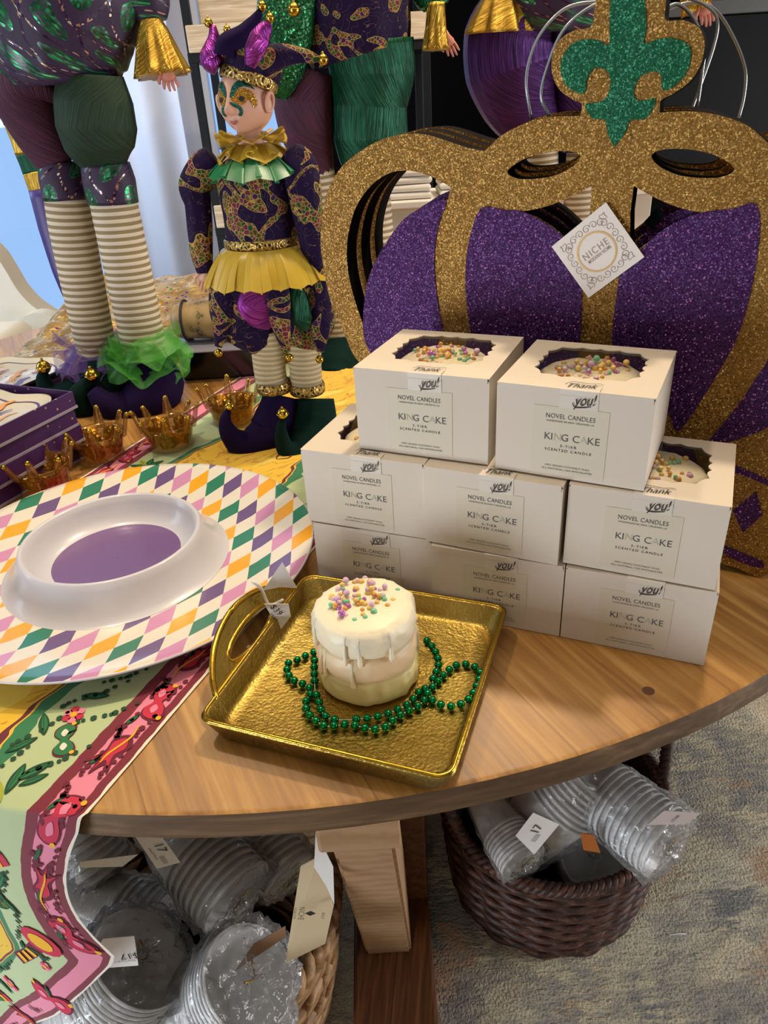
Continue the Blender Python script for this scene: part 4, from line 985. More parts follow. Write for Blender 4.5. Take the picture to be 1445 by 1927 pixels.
for k in range(3): mk('dish', *lathe([(.018, k*.009), (.030, k*.009+.004), (.031, k*.009+.008), (.029, k*.009+.0085), (.018, k*.009+.004), (0, k*.009+.003)], 32, (q_.x-.012, q_.y, T+.0005))[:2], plain('grey_glazed_dish', '8f8c90', .15, .3), sd, True)
# ------------------------------------------------------------------ jester dolls
def PT(y0):
    def f(pts, n=5):
        """[(u, v, r_px[, forward, depth_ratio])] -> path, radii"""
        ps = [aty(p[0], p[1], y0-(p[3] if len(p) > 3 else 0)) for p in pts]; k = [pxm(q) for q in ps]
        rs = [(p[2]*kk, p[2]*kk*(p[4] if len(p) > 4 else .85)) for p, kk in zip(pts, k)]
        P_ = cr(ps, n); R_ = []
        for i in range(len(pts)-1):
            for j in range(n): t = j/n; t = t*t*(3-2*t) if False else t; R_.append((rs[i][0]+(rs[i+1][0]-rs[i][0])*t, rs[i][1]+(rs[i+1][1]-rs[i][1])*t))
        R_.append(rs[-1]); return P_, R_
    return f
def limb(y0, pts, name, mat, par, n=24, wob=None, lab=None, g=None):
    P_, R_ = PT(y0)(pts); t = tube(P_, R_, n, wob=wob)
    if g is not None: g.add(t); return
    g = G(); g.add(t); o = g.mk(name, mat, par, True); floorclip(o)
    if lab: o['label'] = lab
    return o
def pleat(k, a=.06): return lambda an, t: 1+a*sin(k*an)*(.4+.6*t)
def puff(k, a=.05): return lambda an, t: 1+a*sin(k*an+3*t)*(1-abs(2*t-1)*.3)
def floorclip(o, z=T+.0008):
    w_ = rootloc(o).z if o.parent else o.location.z
    for v in o.data.vertices:
        if v.co.z+w_ < z: v.co.z = z-w_+(v.co.z+w_-z)*.02
    return o
def ruffle(name, c, r0, r1, dz, waves, amp, mat, par, ax=None, n=160, seed=0, rows=7, rm=None, lab=None, g=None, ry=1, loop=0):
    rd = random.Random(seed); ph = [rd.random()*6 for _ in range(3)]; prof = [(r0+(r1-r0)*(j/rows)**.8, dz*(j/rows)**1.2) for j in range(rows+1)]
    def wob(a, j):
        t = j/rows; s_ = sin(waves*a+ph[0])*.7+sin((waves*2+1)*a+ph[1])*.2+sin(3*a+ph[2])*.25
        return 1+.035*t*cos(waves*a+ph[0]), amp*t*s_
    exx_, eyy_, ezz_ = ax or (Vector((1, 0, 0)), Vector((0, 1, 0)), Vector((0, 0, 1)))
    V, F, UV = lathe(prof, n, c, (exx_, eyy_*ry, ezz_), wob)
    if loop:
        V = []
        for j, (r_, z_) in enumerate(prof):
            t = (j/rows)**.8
            for k in range(n):
                a = 2*pi*k/n; th = waves*a+ph[0]; aa = a+t*loop*2*pi/waves*sin(2*th); q = r_*(1+.05*t*sin(th*.5+ph[1])); V.append(Vector(c)+exx_*cos(aa)*q+eyy_*ry*sin(aa)*q+ezz_*(z_+amp*t*(sin(th)+.3*sin(3*a+ph[2]))))
    r = (V, F, UV)
    if g is not None: g.add(r); return
    g = G(); g.add(r); o = g.mk(name, mat, par, True)
    if lab: o['label'] = lab
    return o
def jbell(c, r, par, name='bell'):
    g = G(); g.add(ball(c, r, 16)); g.add(tube([Vector(c)+Vector((r*1.02*cos(a), r*1.02*sin(a), 0)) for a in [2*pi*k/20 for k in range(20)]], r*.1, 6, True)); g.add(tube([Vector(c)+Vector((0, 0, r*.9)), Vector(c)+Vector((0, 0, r*1.35))], r*.22, 8))
    return g.mk(name, m_bell, par, True)
def hand(y0, wrist, tip, wpx, par, mat=None, spread=.5, fwd=0, name='hand'):
    w_ = aty(wrist[0], wrist[1], y0-fwd); t_ = aty(tip[0], tip[1], y0-fwd); L = (t_-w_).length; d = (t_-w_).normalized(); s = d.cross(Vector((0, 1, 0))).normalized(); b = s.cross(d); W = wpx*pxm(w_)
    g = G(); g.add(tube([w_-d*L*.15, w_+d*L*.1, w_+d*L*.32, w_+d*L*.5], [(W*.30, W*.26), (W*.36, W*.26), (W*.5, W*.26), (W*.47, W*.2)], 14))
    for k, (o_, ln) in enumerate(((-.36, .82), (-.12, .97), (.12, 1.0), (.36, .88))):
        p0 = w_+d*L*.42+s*W*o_; g.add(tube(cr([p0, w_+d*L*(.42+(ln-.42)*.5)+s*W*o_*(1+spread*.5)-b*W*.05, w_+d*L*ln+s*W*o_*(1+spread)+b*W*.02], 3), lerp_list([W*.13, W*.12, W*.07], 7), 8))
    g.add(tube(cr([w_+d*L*.12-s*W*.38, w_+d*L*.35-s*W*.68, w_+d*L*.56-s*W*.72], 3), lerp_list([W*.16, W*.14, W*.08], 7), 8))
    return g.mk(name, mat or m_hand, par, True)
# ---- the small doll with the painted face
Y2 = .85
d2 = thing('jester_doll', 'small jester doll with painted face, purple brocade suit, yellow ruffles and belled hat', 'doll', Vector((aty(530, 830, Y2).x, Y2-.01, T)))
for k, pts in enumerate(([(500, 622, 33), (503, 640, 33), (508, 700, 30), (516, 735, 30)], [(570, 622, 33), (571, 645, 33), (575, 700, 30), (578, 738, 30)])):
    limb(Y2, pts, 'leg', m_stripe2, d2)
    e = pts[-1]; c = aty(e[0], e[1]-8, Y2); mk('ankle_braid', *lathe([(31*pxm(c), -.006), (33.5*pxm(c), -.004), (34*pxm(c), .003), (31.5*pxm(c), .007)], 40, c)[:2], m_braid, d2, True)
o = limb(Y2, [(530, 745, 34, 0, 1), (522, 785, 42, .01, 1), (505, 822, 46, .02, .9), (465, 838, 32, .035, 1), (436, 822, 20, .042, 1), (424, 795, 12, .045, 1), (430, 770, 5, .045, 1)], 'shoe', m_velp, d2, 28, lab='purple velvet curled shoe'); floorclip(o)
jbell(aty(432, 764, Y2-.045), 9*pxm(aty(432, 764, Y2-.045)), d2)
o = limb(Y2, [(592, 750, 36, 0, 1), (592, 790, 42, .01, 1), (585, 830, 42, .03, .9), (560, 852, 28, .05, 1), (538, 845, 18, .058, 1), (529, 815, 12, .06, 1), (531, 790, 6, .06, 1)], 'shoe', m_velg, d2, 28, lab='dark green velvet curled shoe'); floorclip(o)
jbell(aty(532, 779, Y2-.06), 11*pxm(aty(532, 779, Y2-.06)), d2)
limb(Y2, [(462, 490, 50), (452, 540, 56), (452, 590, 54), (482, 625, 44), (500, 645, 34)], 'trouser_leg', m_broc, d2, 32, puff(9)); limb(Y2, [(548, 490, 48), (565, 540, 54), (580, 590, 50), (575, 625, 44), (572, 648, 34)], 'trouser_leg', m_broc, d2, 32, puff(9))
limb(Y2, [(480, 505, 8, .030, .3), (480, 540, 20, .040, .2), (476, 575, 30, .044, .2), (492, 600, 24, .044, .2), (510, 615, 8, .040, .3)], 'foil_flap', m_lpink, d2, 16, lab='magenta foil flap'); limb(Y2, [(548, 520, 10, .025, .5), (560, 560, 18, .036, .4), (568, 600, 20, .036, .4), (572, 622, 8, .03, .4)], 'foil_flap', m_lgreen, d2, 16, lab='green foil flap')
for pts, bc in (([(430, 500, 22, .010, .6), (424, 560, 26, .022, .5), (418, 610, 18, .024, .5), (411, 652, 7, .024, .6)], (411, 664)), ([(520, 500, 20, .030, .5), (523, 570, 24, .042, .4), (530, 620, 17, .044, .4), (540, 662, 7, .042, .6)], (544, 673)), ([(582, 500, 20, .012, .6), (598, 560, 26, .022, .5), (603, 620, 18, .026, .5), (602, 662, 7, .026, .6)], (601, 676))):
    limb(Y2, pts, 'tunic_point', m_broc, d2, 18); jbell(aty(*bc, Y2-pts[-1][3]), 7.5*pxm(aty(*bc, Y2)), d2)
limb(Y2, [(495, 490, 66), (495, 455, 68), (490, 400, 70), (483, 340, 76), (478, 300, 66), (476, 272, 30)], 'jacket', m_broc, d2, 36)
c = aty(494, 455, Y2); k2 = pxm(c)
mk('belt', *lathe([(69*k2, -.004), (72*k2, -.003), (72*k2, .004), (69*k2, .006)], 60, c, (Vector((1, 0, 0)), Vector((0, .85, 0)), Vector((0, 0, 1))))[:2], m_braid, d2, True)
o = ruffle('waist_ruffle', c-Vector((0, 0, .003)), 70*k2, 118*k2, -.036, 21, .0024, m_orgy, d2, n=420, seed=2, ry=1.0, loop=.16, lab='yellow organza waist ruffle')
limb(Y2, [(405, 300, 26), (385, 318, 32), (366, 350, 30), (372, 385, 24), (376, 430, 23), (380, 480, 20), (386, 512, 15)], 'sleeve', m_broc, d2, 24, puff(7, .06)); hand(Y2, (386, 512), (382, 548), 24, d2, m_skin, .1)
limb(Y2, [(545, 290, 26, .01), (562, 312, 34, .015), (570, 350, 33, .02), (578, 400, 28, .02), (586, 450, 24, .02), (593, 490, 20, .02), (597, 516, 14, .02)], 'sleeve', m_broc, d2, 24, puff(7, .06)); hand(Y2, (598, 514), (604, 558), 20, d2, m_skin, .1, .02)
hc = aty(463, 190, Y2); kk = pxm(hc); RH = 52*kk
limb(Y2, [(474, 285, 26), (470, 250, 24), (468, 225, 26)], 'neck', m_skin, d2, 16)
nk_ = aty(475, 282, Y2); up_ = (hc-nk_).normalized()
ruffle('collar', nk_, 26*kk, 98*kk, -.024, 9, .0042, m_orgg, d2, n=260, seed=4, loop=.2, lab='green organza collar')
ruffle('neck_ruffle', nk_+Vector((0, 0, .010)), 24*kk, 66*kk, .001, 9, .0075, m_orgy, d2, n=400, seed=6, loop=.3, lab='yellow organza neck ruffle'); ruffle('neck_ruffle', nk_+Vector((0, 0, .006)), 24*kk, 68*kk, -.014, 9, .007, m_orgy, d2, n=400, seed=9, loop=.3, lab='yellow organza neck ruffle')
YAW = radians(28); hf = Vector((-sin(YAW), -cos(YAW), -.03)).normalized(); he = Vector((cos(YAW), -sin(YAW), 0)); hz = he.cross(hf); hz = hz if hz.z > 0 else -hz
def gs(a, e, a0, e0, sa, se): return math.exp(-((a-a0)/sa)**2-((e-e0)/se)**2)
def HD(az, el, off=0):                        # degrees
    a, e = radians(az), radians(el)
    r = RH*(1+.17*abs(sin(e))**2-.03*abs(sin(a)))
    r += RH*(.30*gs(az, el, 0, -10, 8, 9)+.10*gs(az, el, 0, 2, 6, 12)+.05*gs(az, el, -27, -16, 16, 14)+.05*gs(az, el, 27, -16, 16, 14)+.09*gs(az, el, 0, -33, 12, 5)+.09*gs(az, el, 0, -52, 16, 10)-.05*gs(az, el, -25, 7, 11, 8)-.05*gs(az, el, 25, 7, 11, 8)-.05*gs(az, el, 0, -24, 14, 3))
    if el < -20: r *= 1-.10*min(1, (-20-el)/50)*abs(sin(a))
    r += off
    return hc+(hf*cos(a)*cos(e)+he*sin(a)*cos(e)+hz*sin(e))*r
V = []; F = []; na, ne = 96, 64
for j in range(ne+1):
    for i in range(na): V.append(HD(-180+360*i/na, -88+176*j/ne))
for j in range(ne):
    for i in range(na): F.append((j*na+i, j*na+(i+1) % na, (j+1)*na+(i+1) % na, (j+1)*na+i))
F += [tuple(range(na))[::-1], tuple(ne*na+i for i in range(na))]
mk('head', V, F, m_skin, d2, True)
for sd_ in (86, -86):                         # ears
    c = HD(sd_, -6, .001); tn = (c-hc).normalized(); g = G(); e1_ = hz; e2_ = tn.cross(hz)
    lp = [c+e1_*(.0085*cos(a)+.001)+e2_*.0052*sin(a)+tn*(.002+.002*cos(a)) for a in [2*pi*k/20 for k in range(20)]]
    g.add(tube(lp, .0018, 8, True)); V, F = ball((0, 0, 0), 1, 12); g.add(([c+e1_*v.z*.008+e2_*v.x*.005+tn*v.y*.0025 for v in V], F)); g.mk('ear', m_skin, d2, True)
def paint(polys, mat, name, off=.0006, lab=None):
    g = G()
    for l in polys:
        P2, Tr = tess([l]); P2, Tr = refine(P2, Tr, 4); b0 = len(g.V); g.V += [HD(a, e, off) for a, e in P2]; g.F += [tuple(b0+i for i in t) for t in Tr]; g.mi += [0]*len(Tr); g.uv += [(0, 0)]*len(P2)
    o = g.mk(name, mat, d2, True)
    if lab: o['label'] = lab
m_gg = glitter('teal_face_glitter', '0b5a4a', '06332a', '4ad0b0', 1800, .5); m_gy = glitter('gold_face_glitter', 'b9852a', '7a5312', 'ffe08a', 1800, .7)
def both(f): return [[(s*a, e) for a, e in f] for s in (1, -1)]
brow = smo([(4, 10), (10, 29), (26, 38), (44, 34), (58, 20), (46, 25), (32, 26.5), (20, 22), (12, 12)], 3)
gold = smo([(6, 6), (14, 17), (28, 24), (44, 21), (56, 8), (58, -6), (50, -12), (46, -4), (40, 4), (30, -4), (18, -2)], 3)
curl = smo([(4, 2), (14, -2), (24, -8), (26, -18), (20, -24), (15, -21), (19, -17), (18, -11), (10, -6)], 3)
paint(both(brow), m_gg, 'face_paint', .0007, 'teal glitter brows'); paint(both(gold), m_gy, 'face_paint', .0005, 'gold glitter eye mask'); paint(both(curl), m_gg, 'face_paint', .0008, 'teal glitter curls beside the nose')
paint(both(smo([(21, 6), (26, 11), (33, 6), (27, 1)], 4)), m_black, 'eye', .0012); paint([smo([(-11, -32), (-4, -29.5), (0, -30.5), (4, -29.5), (11, -32), (0, -37)], 4)], plain('pink_lips', 'b05a60', .4), 'lips', .0006)
# hat
hb = HD(0, 34); tiltx = he; hup = (hz*1-hf*.30+he*.25).normalized(); hax = (he-hup*he.dot(hup)).normalized(); hay = hup.cross(hax); hcn = hc+hup*RH*.50+hz*RH*.10
mk('hat_band', *lathe([(RH*1.00, -.003), (RH*1.05, -.001), (RH*1.05, .006), (RH*1.0, .008)], 60, hcn, (hax, hay, hup))[:2], m_braid, d2, True)['label'] = 'gold braid hat band'
mk('hat_crown', *lathe([(RH*.98, .004), (RH*1.06, .012), (RH*1.02, .022), (RH*.75, .032), (0.0001, .036)], 48, hcn, (hax, hay, hup), lambda a, j: (1+.06*sin(4*a), 0))[:2], m_broc, d2, True)
for pts, mt, bc, br in (([(412, 125, 18, .01), (398, 112, 22, .01), (400, 95, 18, .01), (403, 70, 11, .01), (400, 48, 6, .01)], m_lpink, (392, 43), 8), ([(425, 105, 22, .02), (428, 85, 20, .02), (455, 68, 17, .02), (475, 45, 12, .02), (490, 22, 6, .02)], m_velp, (493, 12), 9),
                     ([(470, 125, 10, .045), (478, 98, 18, .045), (490, 72, 19, .04), (502, 50, 12, .04), (507, 42, 5, .04)], m_lpink, (508, 34), 8), ([(490, 125, 26, .01), (520, 108, 22, .015), (555, 104, 15, .015), (585, 108, 10, .015), (600, 111, 5, .015)], m_broc, (608, 112), 9.5),
                     ([(440, 110, 20, -.02), (450, 85, 20, -.02), (440, 70, 14, -.02), (430, 60, 6, -.02)], m_broc, (427, 55), 7)):
    limb(Y2, pts, 'hat_horn', mt, d2, 20, puff(5, .05)); jbell(aty(*bc, Y2-pts[-1][3]), br*pxm(aty(*bc, Y2)), d2)
# ---- the tall doll on the left
Y1 = 1.02
d1 = thing('jester_doll', 'tall jester doll at left with sequined tunic, striped stockings and green tulle ankle frill', 'doll', Vector((aty(230, 700, Y1).x, Y1, T)))
limb(Y1, [(135, -120, 120), (125, -40, 140), (112, 30, 138), (112, 80, 128), (118, 130, 112), (125, 160, 96)], 'tunic', m_seq, d1, 48, lambda a, t: 1+.05*sin(11*a)*t+.03*sin(5*a+2))
limb(Y1, [(60, 130, 70), (45, 175, 62), (62, 225, 52), (88, 275, 44), (110, 312, 36)], 'trouser_leg', m_lmaroon, d1, 32, pleat(16, .03), lab='plum crinkled trouser leg'); limb(Y1, [(170, 140, 60, .02), (176, 190, 72, .02), (182, 240, 74, .02), (188, 280, 64, .02), (196, 312, 42, .02)], 'trouser_leg', m_lgreen_m, d1, 32, pleat(17, .02), lab='dark green trouser leg')
limb(Y1, [(110, 304, 37), (116, 335, 42), (126, 374, 44)], 'knee_cuff', m_seq, d1, 32); limb(Y1, [(198, 308, 45, .02), (205, 340, 49, .02), (213, 382, 47, .02)], 'knee_cuff', m_seq, d1, 32)
limb(Y1, [(124, 366, 41), (135, 430, 42), (155, 530, 40), (178, 640, 37), (188, 690, 36)], 'leg', m_stripe, d1, 32); limb(Y1, [(212, 374, 44, .02), (226, 440, 44, .02), (247, 540, 43, .02), (268, 640, 41, .02), (276, 690, 38, .02)], 'leg', m_stripe, d1, 32)
o = limb(Y1, [(190, 680, 40, 0, 1), (195, 715, 55, .01, 1), (185, 750, 48, .03, 1), (160, 765, 34, .05, 1), (150, 745, 22, .06, 1), (162, 722, 12, .06, 1), (170, 712, 6, .06, 1)], 'shoe', m_velg, d1, 28, lab='dark green curled shoe'); floorclip(o); jbell(aty(173, 706, Y1-.06), 13*pxm(aty(173, 706, Y1-.06)), d1)
o = limb(Y1, [(276, 685, 42, .02, 1), (290, 720, 55, .03, 1), (275, 755, 50, .05, 1), (235, 770, 36, .06, 1), (200, 760, 26, .07, 1), (175, 735, 14, .065, 1)], 'shoe', m_velp, d1, 28, lab='purple curled shoe'); floorclip(o)
o = limb(Y1, [(150, 725, 20, .03, 1), (115, 742, 22, .03, 1), (92, 735, 18, .03, 1), (82, 715, 14, .03, 1), (82, 700, 8, .03, 1)], 'shoe_tip', m_velg, d1, 20); jbell(aty(82, 691, Y1-.03), 13*pxm(aty(82, 691, Y1-.03)), d1)
for k in range(6):
    rd = random.Random(k); c = aty(182+rd.uniform(-8, 4), 655+rd.uniform(-14, 14), Y1+.01); exx_, eyy_, ezz_ = axes((rd.uniform(-.3, .3), rd.uniform(-.3, .3), 1)); q_ = pxm(c)
    ruffle('tulle_frill', c, 34*q_, rd.uniform(62, 84)*q_, rd.uniform(-.035, .018), 6, .010, m_tulp, d1, (exx_, eyy_, ezz_), 120, k, lab='purple tulle ankle frill')
for k in range(9):
    rd = random.Random(k+20); c = aty(272+rd.uniform(-6, 6), 652+rd.uniform(-18, 18), Y1-.02); exx_, eyy_, ezz_ = axes((rd.uniform(-.35, .35), rd.uniform(-.35, .35), 1)); q_ = pxm(c)
    ruffle('tulle_frill', c, 38*q_, rd.uniform(66, 86)*q_, rd.uniform(-.045, .022), 5, .013, m_tulg, d1, (exx_, eyy_, ezz_), 120, k, lab='bright green tulle ankle frill')
limb(Y1, [(215, -90, 50), (250, -40, 55), (276, 5, 46), (288, 42, 28)], 'sleeve', m_seq, d1, 28, puff(6))
limb(Y1, [(283, 36, 20, .01), (288, 60, 28, .01), (296, 100, 38, .012), (305, 142, 48, .015)], 'gold_cuff', m_lgold, d1, 64, lambda a, t: 1+.16*sin(10*a)*t+.06*sin(3*a)*t, lab='gold lame flared cuff'); hand(Y1, (313, 132), (325, 172), 28, d1, None, .4, .02)
# ---- the doll behind, centre
Y3 = 1.16
d3 = thing('jester_doll', 'big jester doll behind in purple brocade jacket and shiny green trousers', 'doll', Vector((aty(650, 640, Y3).x, Y3, T)))
limb(Y3, [(655, -140, 110), (655, -60, 118), (662, 20, 112), (672, 70, 102), (680, 106, 92)], 'jacket', m_broc, d3, 48, lambda a, t: 1+.05*sin(9*a)*t)
limb(Y3, [(560, -80, 50, .03), (545, -10, 58, .04), (535, 60, 55, .045), (528, 130, 42, .045), (520, 180, 22, .04)], 'jacket_tail', m_velgg, d3, 28, pleat(7, .05), lab='green glitter jacket tail'); jbell(aty(553, 18, Y3-.12), 12*pxm(aty(553, 18, Y3-.12)), d3)
limb(Y3, [(578, 130, 50), (570, 190, 56), (578, 250, 50), (592, 300, 36), (598, 330, 30)], 'trouser_leg', m_lmaroon, d3, 32, pleat(14, .03), lab='plum trouser leg'); limb(Y3, [(695, 80, 84), (700, 140, 80), (696, 200, 70), (698, 260, 70), (700, 305, 60), (700, 335, 42)], 'trouser_leg', m_lgreen, d3, 36, pleat(15, .03), lab='shiny green trouser leg')
limb(Y3, [(598, 318, 30), (606, 370, 31), (622, 500, 31), (640, 650, 30)], 'leg', m_stripe, d3, 28); limb(Y3, [(700, 325, 31), (706, 400, 31), (716, 520, 31), (724, 650, 30)], 'leg', m_stripe, d3, 28)
ruffle('ankle_frill', aty(640, 640, Y3), 28*pxm(aty(640, 640, Y3)), 48*pxm(aty(640, 640, Y3)), -.022, 8, .006, m_orgy, d3, seed=3, lab='yellow organza ankle frill')
o = limb(Y3, [(640, 650, 34, 0, 1), (640, 680, 44, .02, 1), (632, 706, 44, .05, 1), (625, 725, 30, .08, 1)], 'shoe', m_velg, d3, 28); floorclip(o); o = limb(Y3, [(724, 650, 34, 0, 1), (726, 680, 42, .02, 1), (722, 704, 40, .05, 1), (716, 722, 28, .08, 1)], 'shoe', m_velp, d3, 28); floorclip(o)
limb(Y3, [(770, -90, 40), (800, -40, 40), (816, 0, 32), (820, 14, 24)], 'sleeve', m_velgg, d3, 24); limb(Y3, [(820, 4, 17, .01), (820, 50, 19, .01), (820, 94, 24, .012)], 'gold_cuff', m_lgold, d3, 48, lambda a, t: 1+.14*sin(8*a)*t); hand(Y3, (838, 66), (857, 106), 22, d3, None, .4)
# ---- the doll behind, right
Y4 = 1.22
d4 = thing('jester_doll', 'jester doll behind the glitter crowns with sequined tunic and purple lame trousers', 'doll', Vector((aty(1060, 560, Y4).x, Y4, T)))
limb(Y4, [(1060, -160, 120), (1050, -90, 130), (1045, -20, 122), (1042, 30, 105), (1040, 62, 88)], 'tunic', m_seq, d4, 48, lambda a, t: 1+.05*sin(11*a)*t)
limb(Y4, [(985, 10, 70), (962, 70, 88), (962, 130, 86), (980, 190, 72), (1005, 240, 52), (1020, 275, 38)], 'trouser_leg', m_lpurple, d4, 36, pleat(15, .03)); limb(Y4, [(1090, 20, 66), (1108, 80, 80), (1110, 140, 78), (1104, 200, 62), (1098, 260, 42), (1096, 285, 36)], 'trouser_leg', m_lpurple, d4, 36, pleat(15, .03))
limb(Y4, [(1020, 265, 30), (1020, 400, 30), (1018, 600, 29)], 'leg', m_stripe, d4, 24); limb(Y4, [(1097, 275, 30), (1090, 400, 30), (1080, 600, 29)], 'leg', m_stripe, d4, 24)
for a, m_ in ((1018, m_velg), (1080, m_velp)): floorclip(limb(Y4, [(a, 590, 34, 0, 1), (a, 625, 42, .02, 1), (a-6, 645, 40, .05, 1), (a-14, 660, 24, .08, 1)], 'shoe', m_, d4, 24))
limb(Y4, [(985, -110, 46), (955, -60, 46), (942, -20, 34)], 'sleeve', m_seq, d4, 24); limb(Y4, [(942, -28, 22, .03), (942, 0, 36, .03), (941, 34, 50, .03), (940, 62, 58, .03)], 'gold_cuff', m_lgold, d4, 64, lambda a, t: 1+.16*sin(9*a)*t); hand(Y4, (935, 42), (934, 80), 36, d4, None, .2, .02)
limb(Y4, [(1130, -110, 46), (1220, -80, 42), (1300, -40, 32)], 'sleeve', m_seq, d4, 24); limb(Y4, [(1290, -48, 24, .03), (1312, -18, 32, .03), (1322, 8, 36, .03)], 'gold_cuff', m_lgold, d4, 64, lambda a, t: 1+.16*sin(9*a)*t); hand(Y4, (1326, 4), (1333, 50), 28, d4, None, .1, .02)
# ------------------------------------------------------------------ striped scarf hanging behind the tall doll
Ys = 1.42
sc_ = thing('hanging_scarf', 'long satin scarf with gold, green and purple bands hanging behind the tall doll', 'scarf', aty(125, 575, Ys))
def strap(pts, mat, nm, lab):
    g = G(); P_, R_ = PT(Ys)(pts); g.add(tube(P_, R_, 16)); o = g.mk(nm, mat, sc_, True); o['label'] = lab
strap([(-20, 130, 22, 0, .35), (10, 190, 20, 0, .35), (24, 235, 17, 0, .35)], m_velp, 'scarf_band', 'purple top band'); strap([(24, 233, 17, 0, .36), (36, 262, 17, 0, .36), (46, 290, 18, 0, .36)], m_lgold, 'scarf_band', 'gold band')
strap([(46, 289, 18, 0, .36), (54, 308, 18, 0, .36), (60, 325, 18, 0, .36)], m_lgreen, 'scarf_band', 'green band'); strap([(60, 324, 18, 0, .36), (66, 342, 18, 0, .36), (72, 358, 18, 0, .36)], m_lgold, 'scarf_band', 'gold band')
strap([(72, 357, 19, 0, .36), (92, 430, 20, 0, .36), (114, 510, 16, 0, .36), (135, 575, 9, 0, .36)], plain('purple_satin', '3a2a70', .4), 'scarf_band', 'purple lower band')
# ------------------------------------------------------------------ crumpled gold sequin cloth at the back of the table
M = Mat('gold_confetti_cloth', None, .3, .6); co = M.coord(); vd = M.voro(co, 120, 'Color'); r, gq, b = M.sep(vd); dd = M.voro(co, 120)
c = M.ramp(M.noise(co, 30, 3), [(.35, 'a9854a'), (.65, 'dcb97a')]); c = M.mix((r > .86)*(dd < .4), c, M.ramp(gq, [(0, '5a3aa0'), (.35, '1f8a5c'), (.7, 'ffe9a0')], 'CONSTANT')); M.color(c)
M.bump(M.noise(co, 55, 4, 1.5), .8, .006); m_conf = M.m
V = []; F = []; nx, ny = 90, 90; x0, x1, y0, y1 = -.62, -.20, 1.10, 1.66
for j in range(ny+1):
    for i in range(nx+1):
        a, b_ = i/nx, j/ny; x = x0+(x1-x0)*a; y = y0+(y1-y0)*b_; ed = min(a, 1-a, b_, 1-b_); hgt = .05*(1-(1-min(1, ed*5))**2)
        V.append((x+.01*nz((x, y, 0), 9), y, T+.001+hgt*(.65+.5*b_+.55*nz((x, y, .3), 7)+.4*abs(nz((x, y, 1), 19)))))
for j in range(ny):
    for i in range(nx): a = j*(nx+1)+i; F.append((a, a+1, a+nx+2, a+nx+1))
o = mk('sequin_cloth', V, F, m_conf, None, True); tag(o, 'crumpled gold sequin fabric with coloured confetti spangles behind the small doll', 'fabric')
# low black riser with a pale edge, and a printed cushion lying on it
a = aty(300, 735, 1.04); b_ = aty(480, 735, 1.04)
rz = thing('display_riser', 'low black display riser with a clear plastic top sheet behind the amber votives', 'riser', Vector(((a.x+b_.x)/2, 1.12, T)))
mk('riser_block', *bbox(a.x+.03, b_.x+.04, 1.075, 1.185, T+.0005, T+.046, .002), plain('black_gloss', '0b0a0c', .15), rz, False)
V0, F0 = bbox(a.x+.015, b_.x+.055, 1.062, 1.195, T+.0462, T+.0482, .0006); mk('top_sheet', V0, F0, plain('grey_acrylic_sheet', '8f8d99', .2), rz, False)['label'] = 'pale grey plastic sheet'
M = Mat('printed_cushion_cloth', None, .5, .1); co = M.coord(); n = M.noise(co, 60, 2); M.color(M.ramp(n, [(.4, 'b79a6a'), (.6, 'a88a5a'), (.63, '4a5a2e'), (.68, 'a88a5a'), (.72, '5a2f5a')])); m_cush = M.m
cu = thing('printed_cushion', 'small gold cushion with a printed pattern and black strap lying on the riser', 'cushion', Vector((aty(420, 660, 1.13).x, 1.13, T+.0485)))
c = aty(415, 650, 1.13); c.z = T+.048+.030
mk('cushion', *tube(cr([(c.x-.065, 1.13, c.z), (c.x-.055, 1.13, c.z), (c.x, 1.13, c.z), (c.x+.05, 1.13, c.z), (c.x+.06, 1.13, c.z)], 4), lerp_list([(.016, .02), (.026, .032), (.029, .036), (.026, .032), (.016, .02)], 17), 28)[:2], m_cush, cu, True)
mk('strap', *tube([(c.x-.046, 1.13+.034*sin(t), c.z+.0295*cos(t)) for t in [2*pi*k/24 for k in range(24)]], .0022, 8, True)[:2], m_black, cu, True)
# ------------------------------------------------------------------ white display block with folded napkins seen through the crowns
q1 = aty(770, 378, 1.36); zt = q1.z
m_block = plain('cream_block_paint', 'cfc4b2', .6)
db = thing('display_block', 'cream display block carrying folded napkins behind the crowns', 'block', Vector((.28, 1.45, T)))
mk('block_body', *bbox(.03, .50, 1.36, 1.52, T+.0005, zt-.012, .002), m_block, db, False); mk('block_top', *bbox(.02, .51, 1.35, 1.53, zt-.0118, zt, .002), plain('white_block_top', 'dcd6cc', .5), db, False)
m_nap = plain('white_napkin_cloth', 'd9d3c9', .85)
def napkin(x, y, z, k): 
    o = mk('folded_napkin', *bbox(x-.055, x+.055, y-.05, y+.05, z, z+.0115, .0055, 4), m_nap, None, True)
    o.rotation_euler = (0, 0, radians(random.uniform(-3, 3))); tag(o, 'white folded napkin in the pile behind the crowns', 'napkin', 'folded white napkins in two piles behind the crowns'); return o
xn = aty(818, 360, 1.40).x
for cidx in (-.062, .062):
    for k in range(4): napkin(xn+cidx, 1.42, zt+.0006+k*.0121, k)
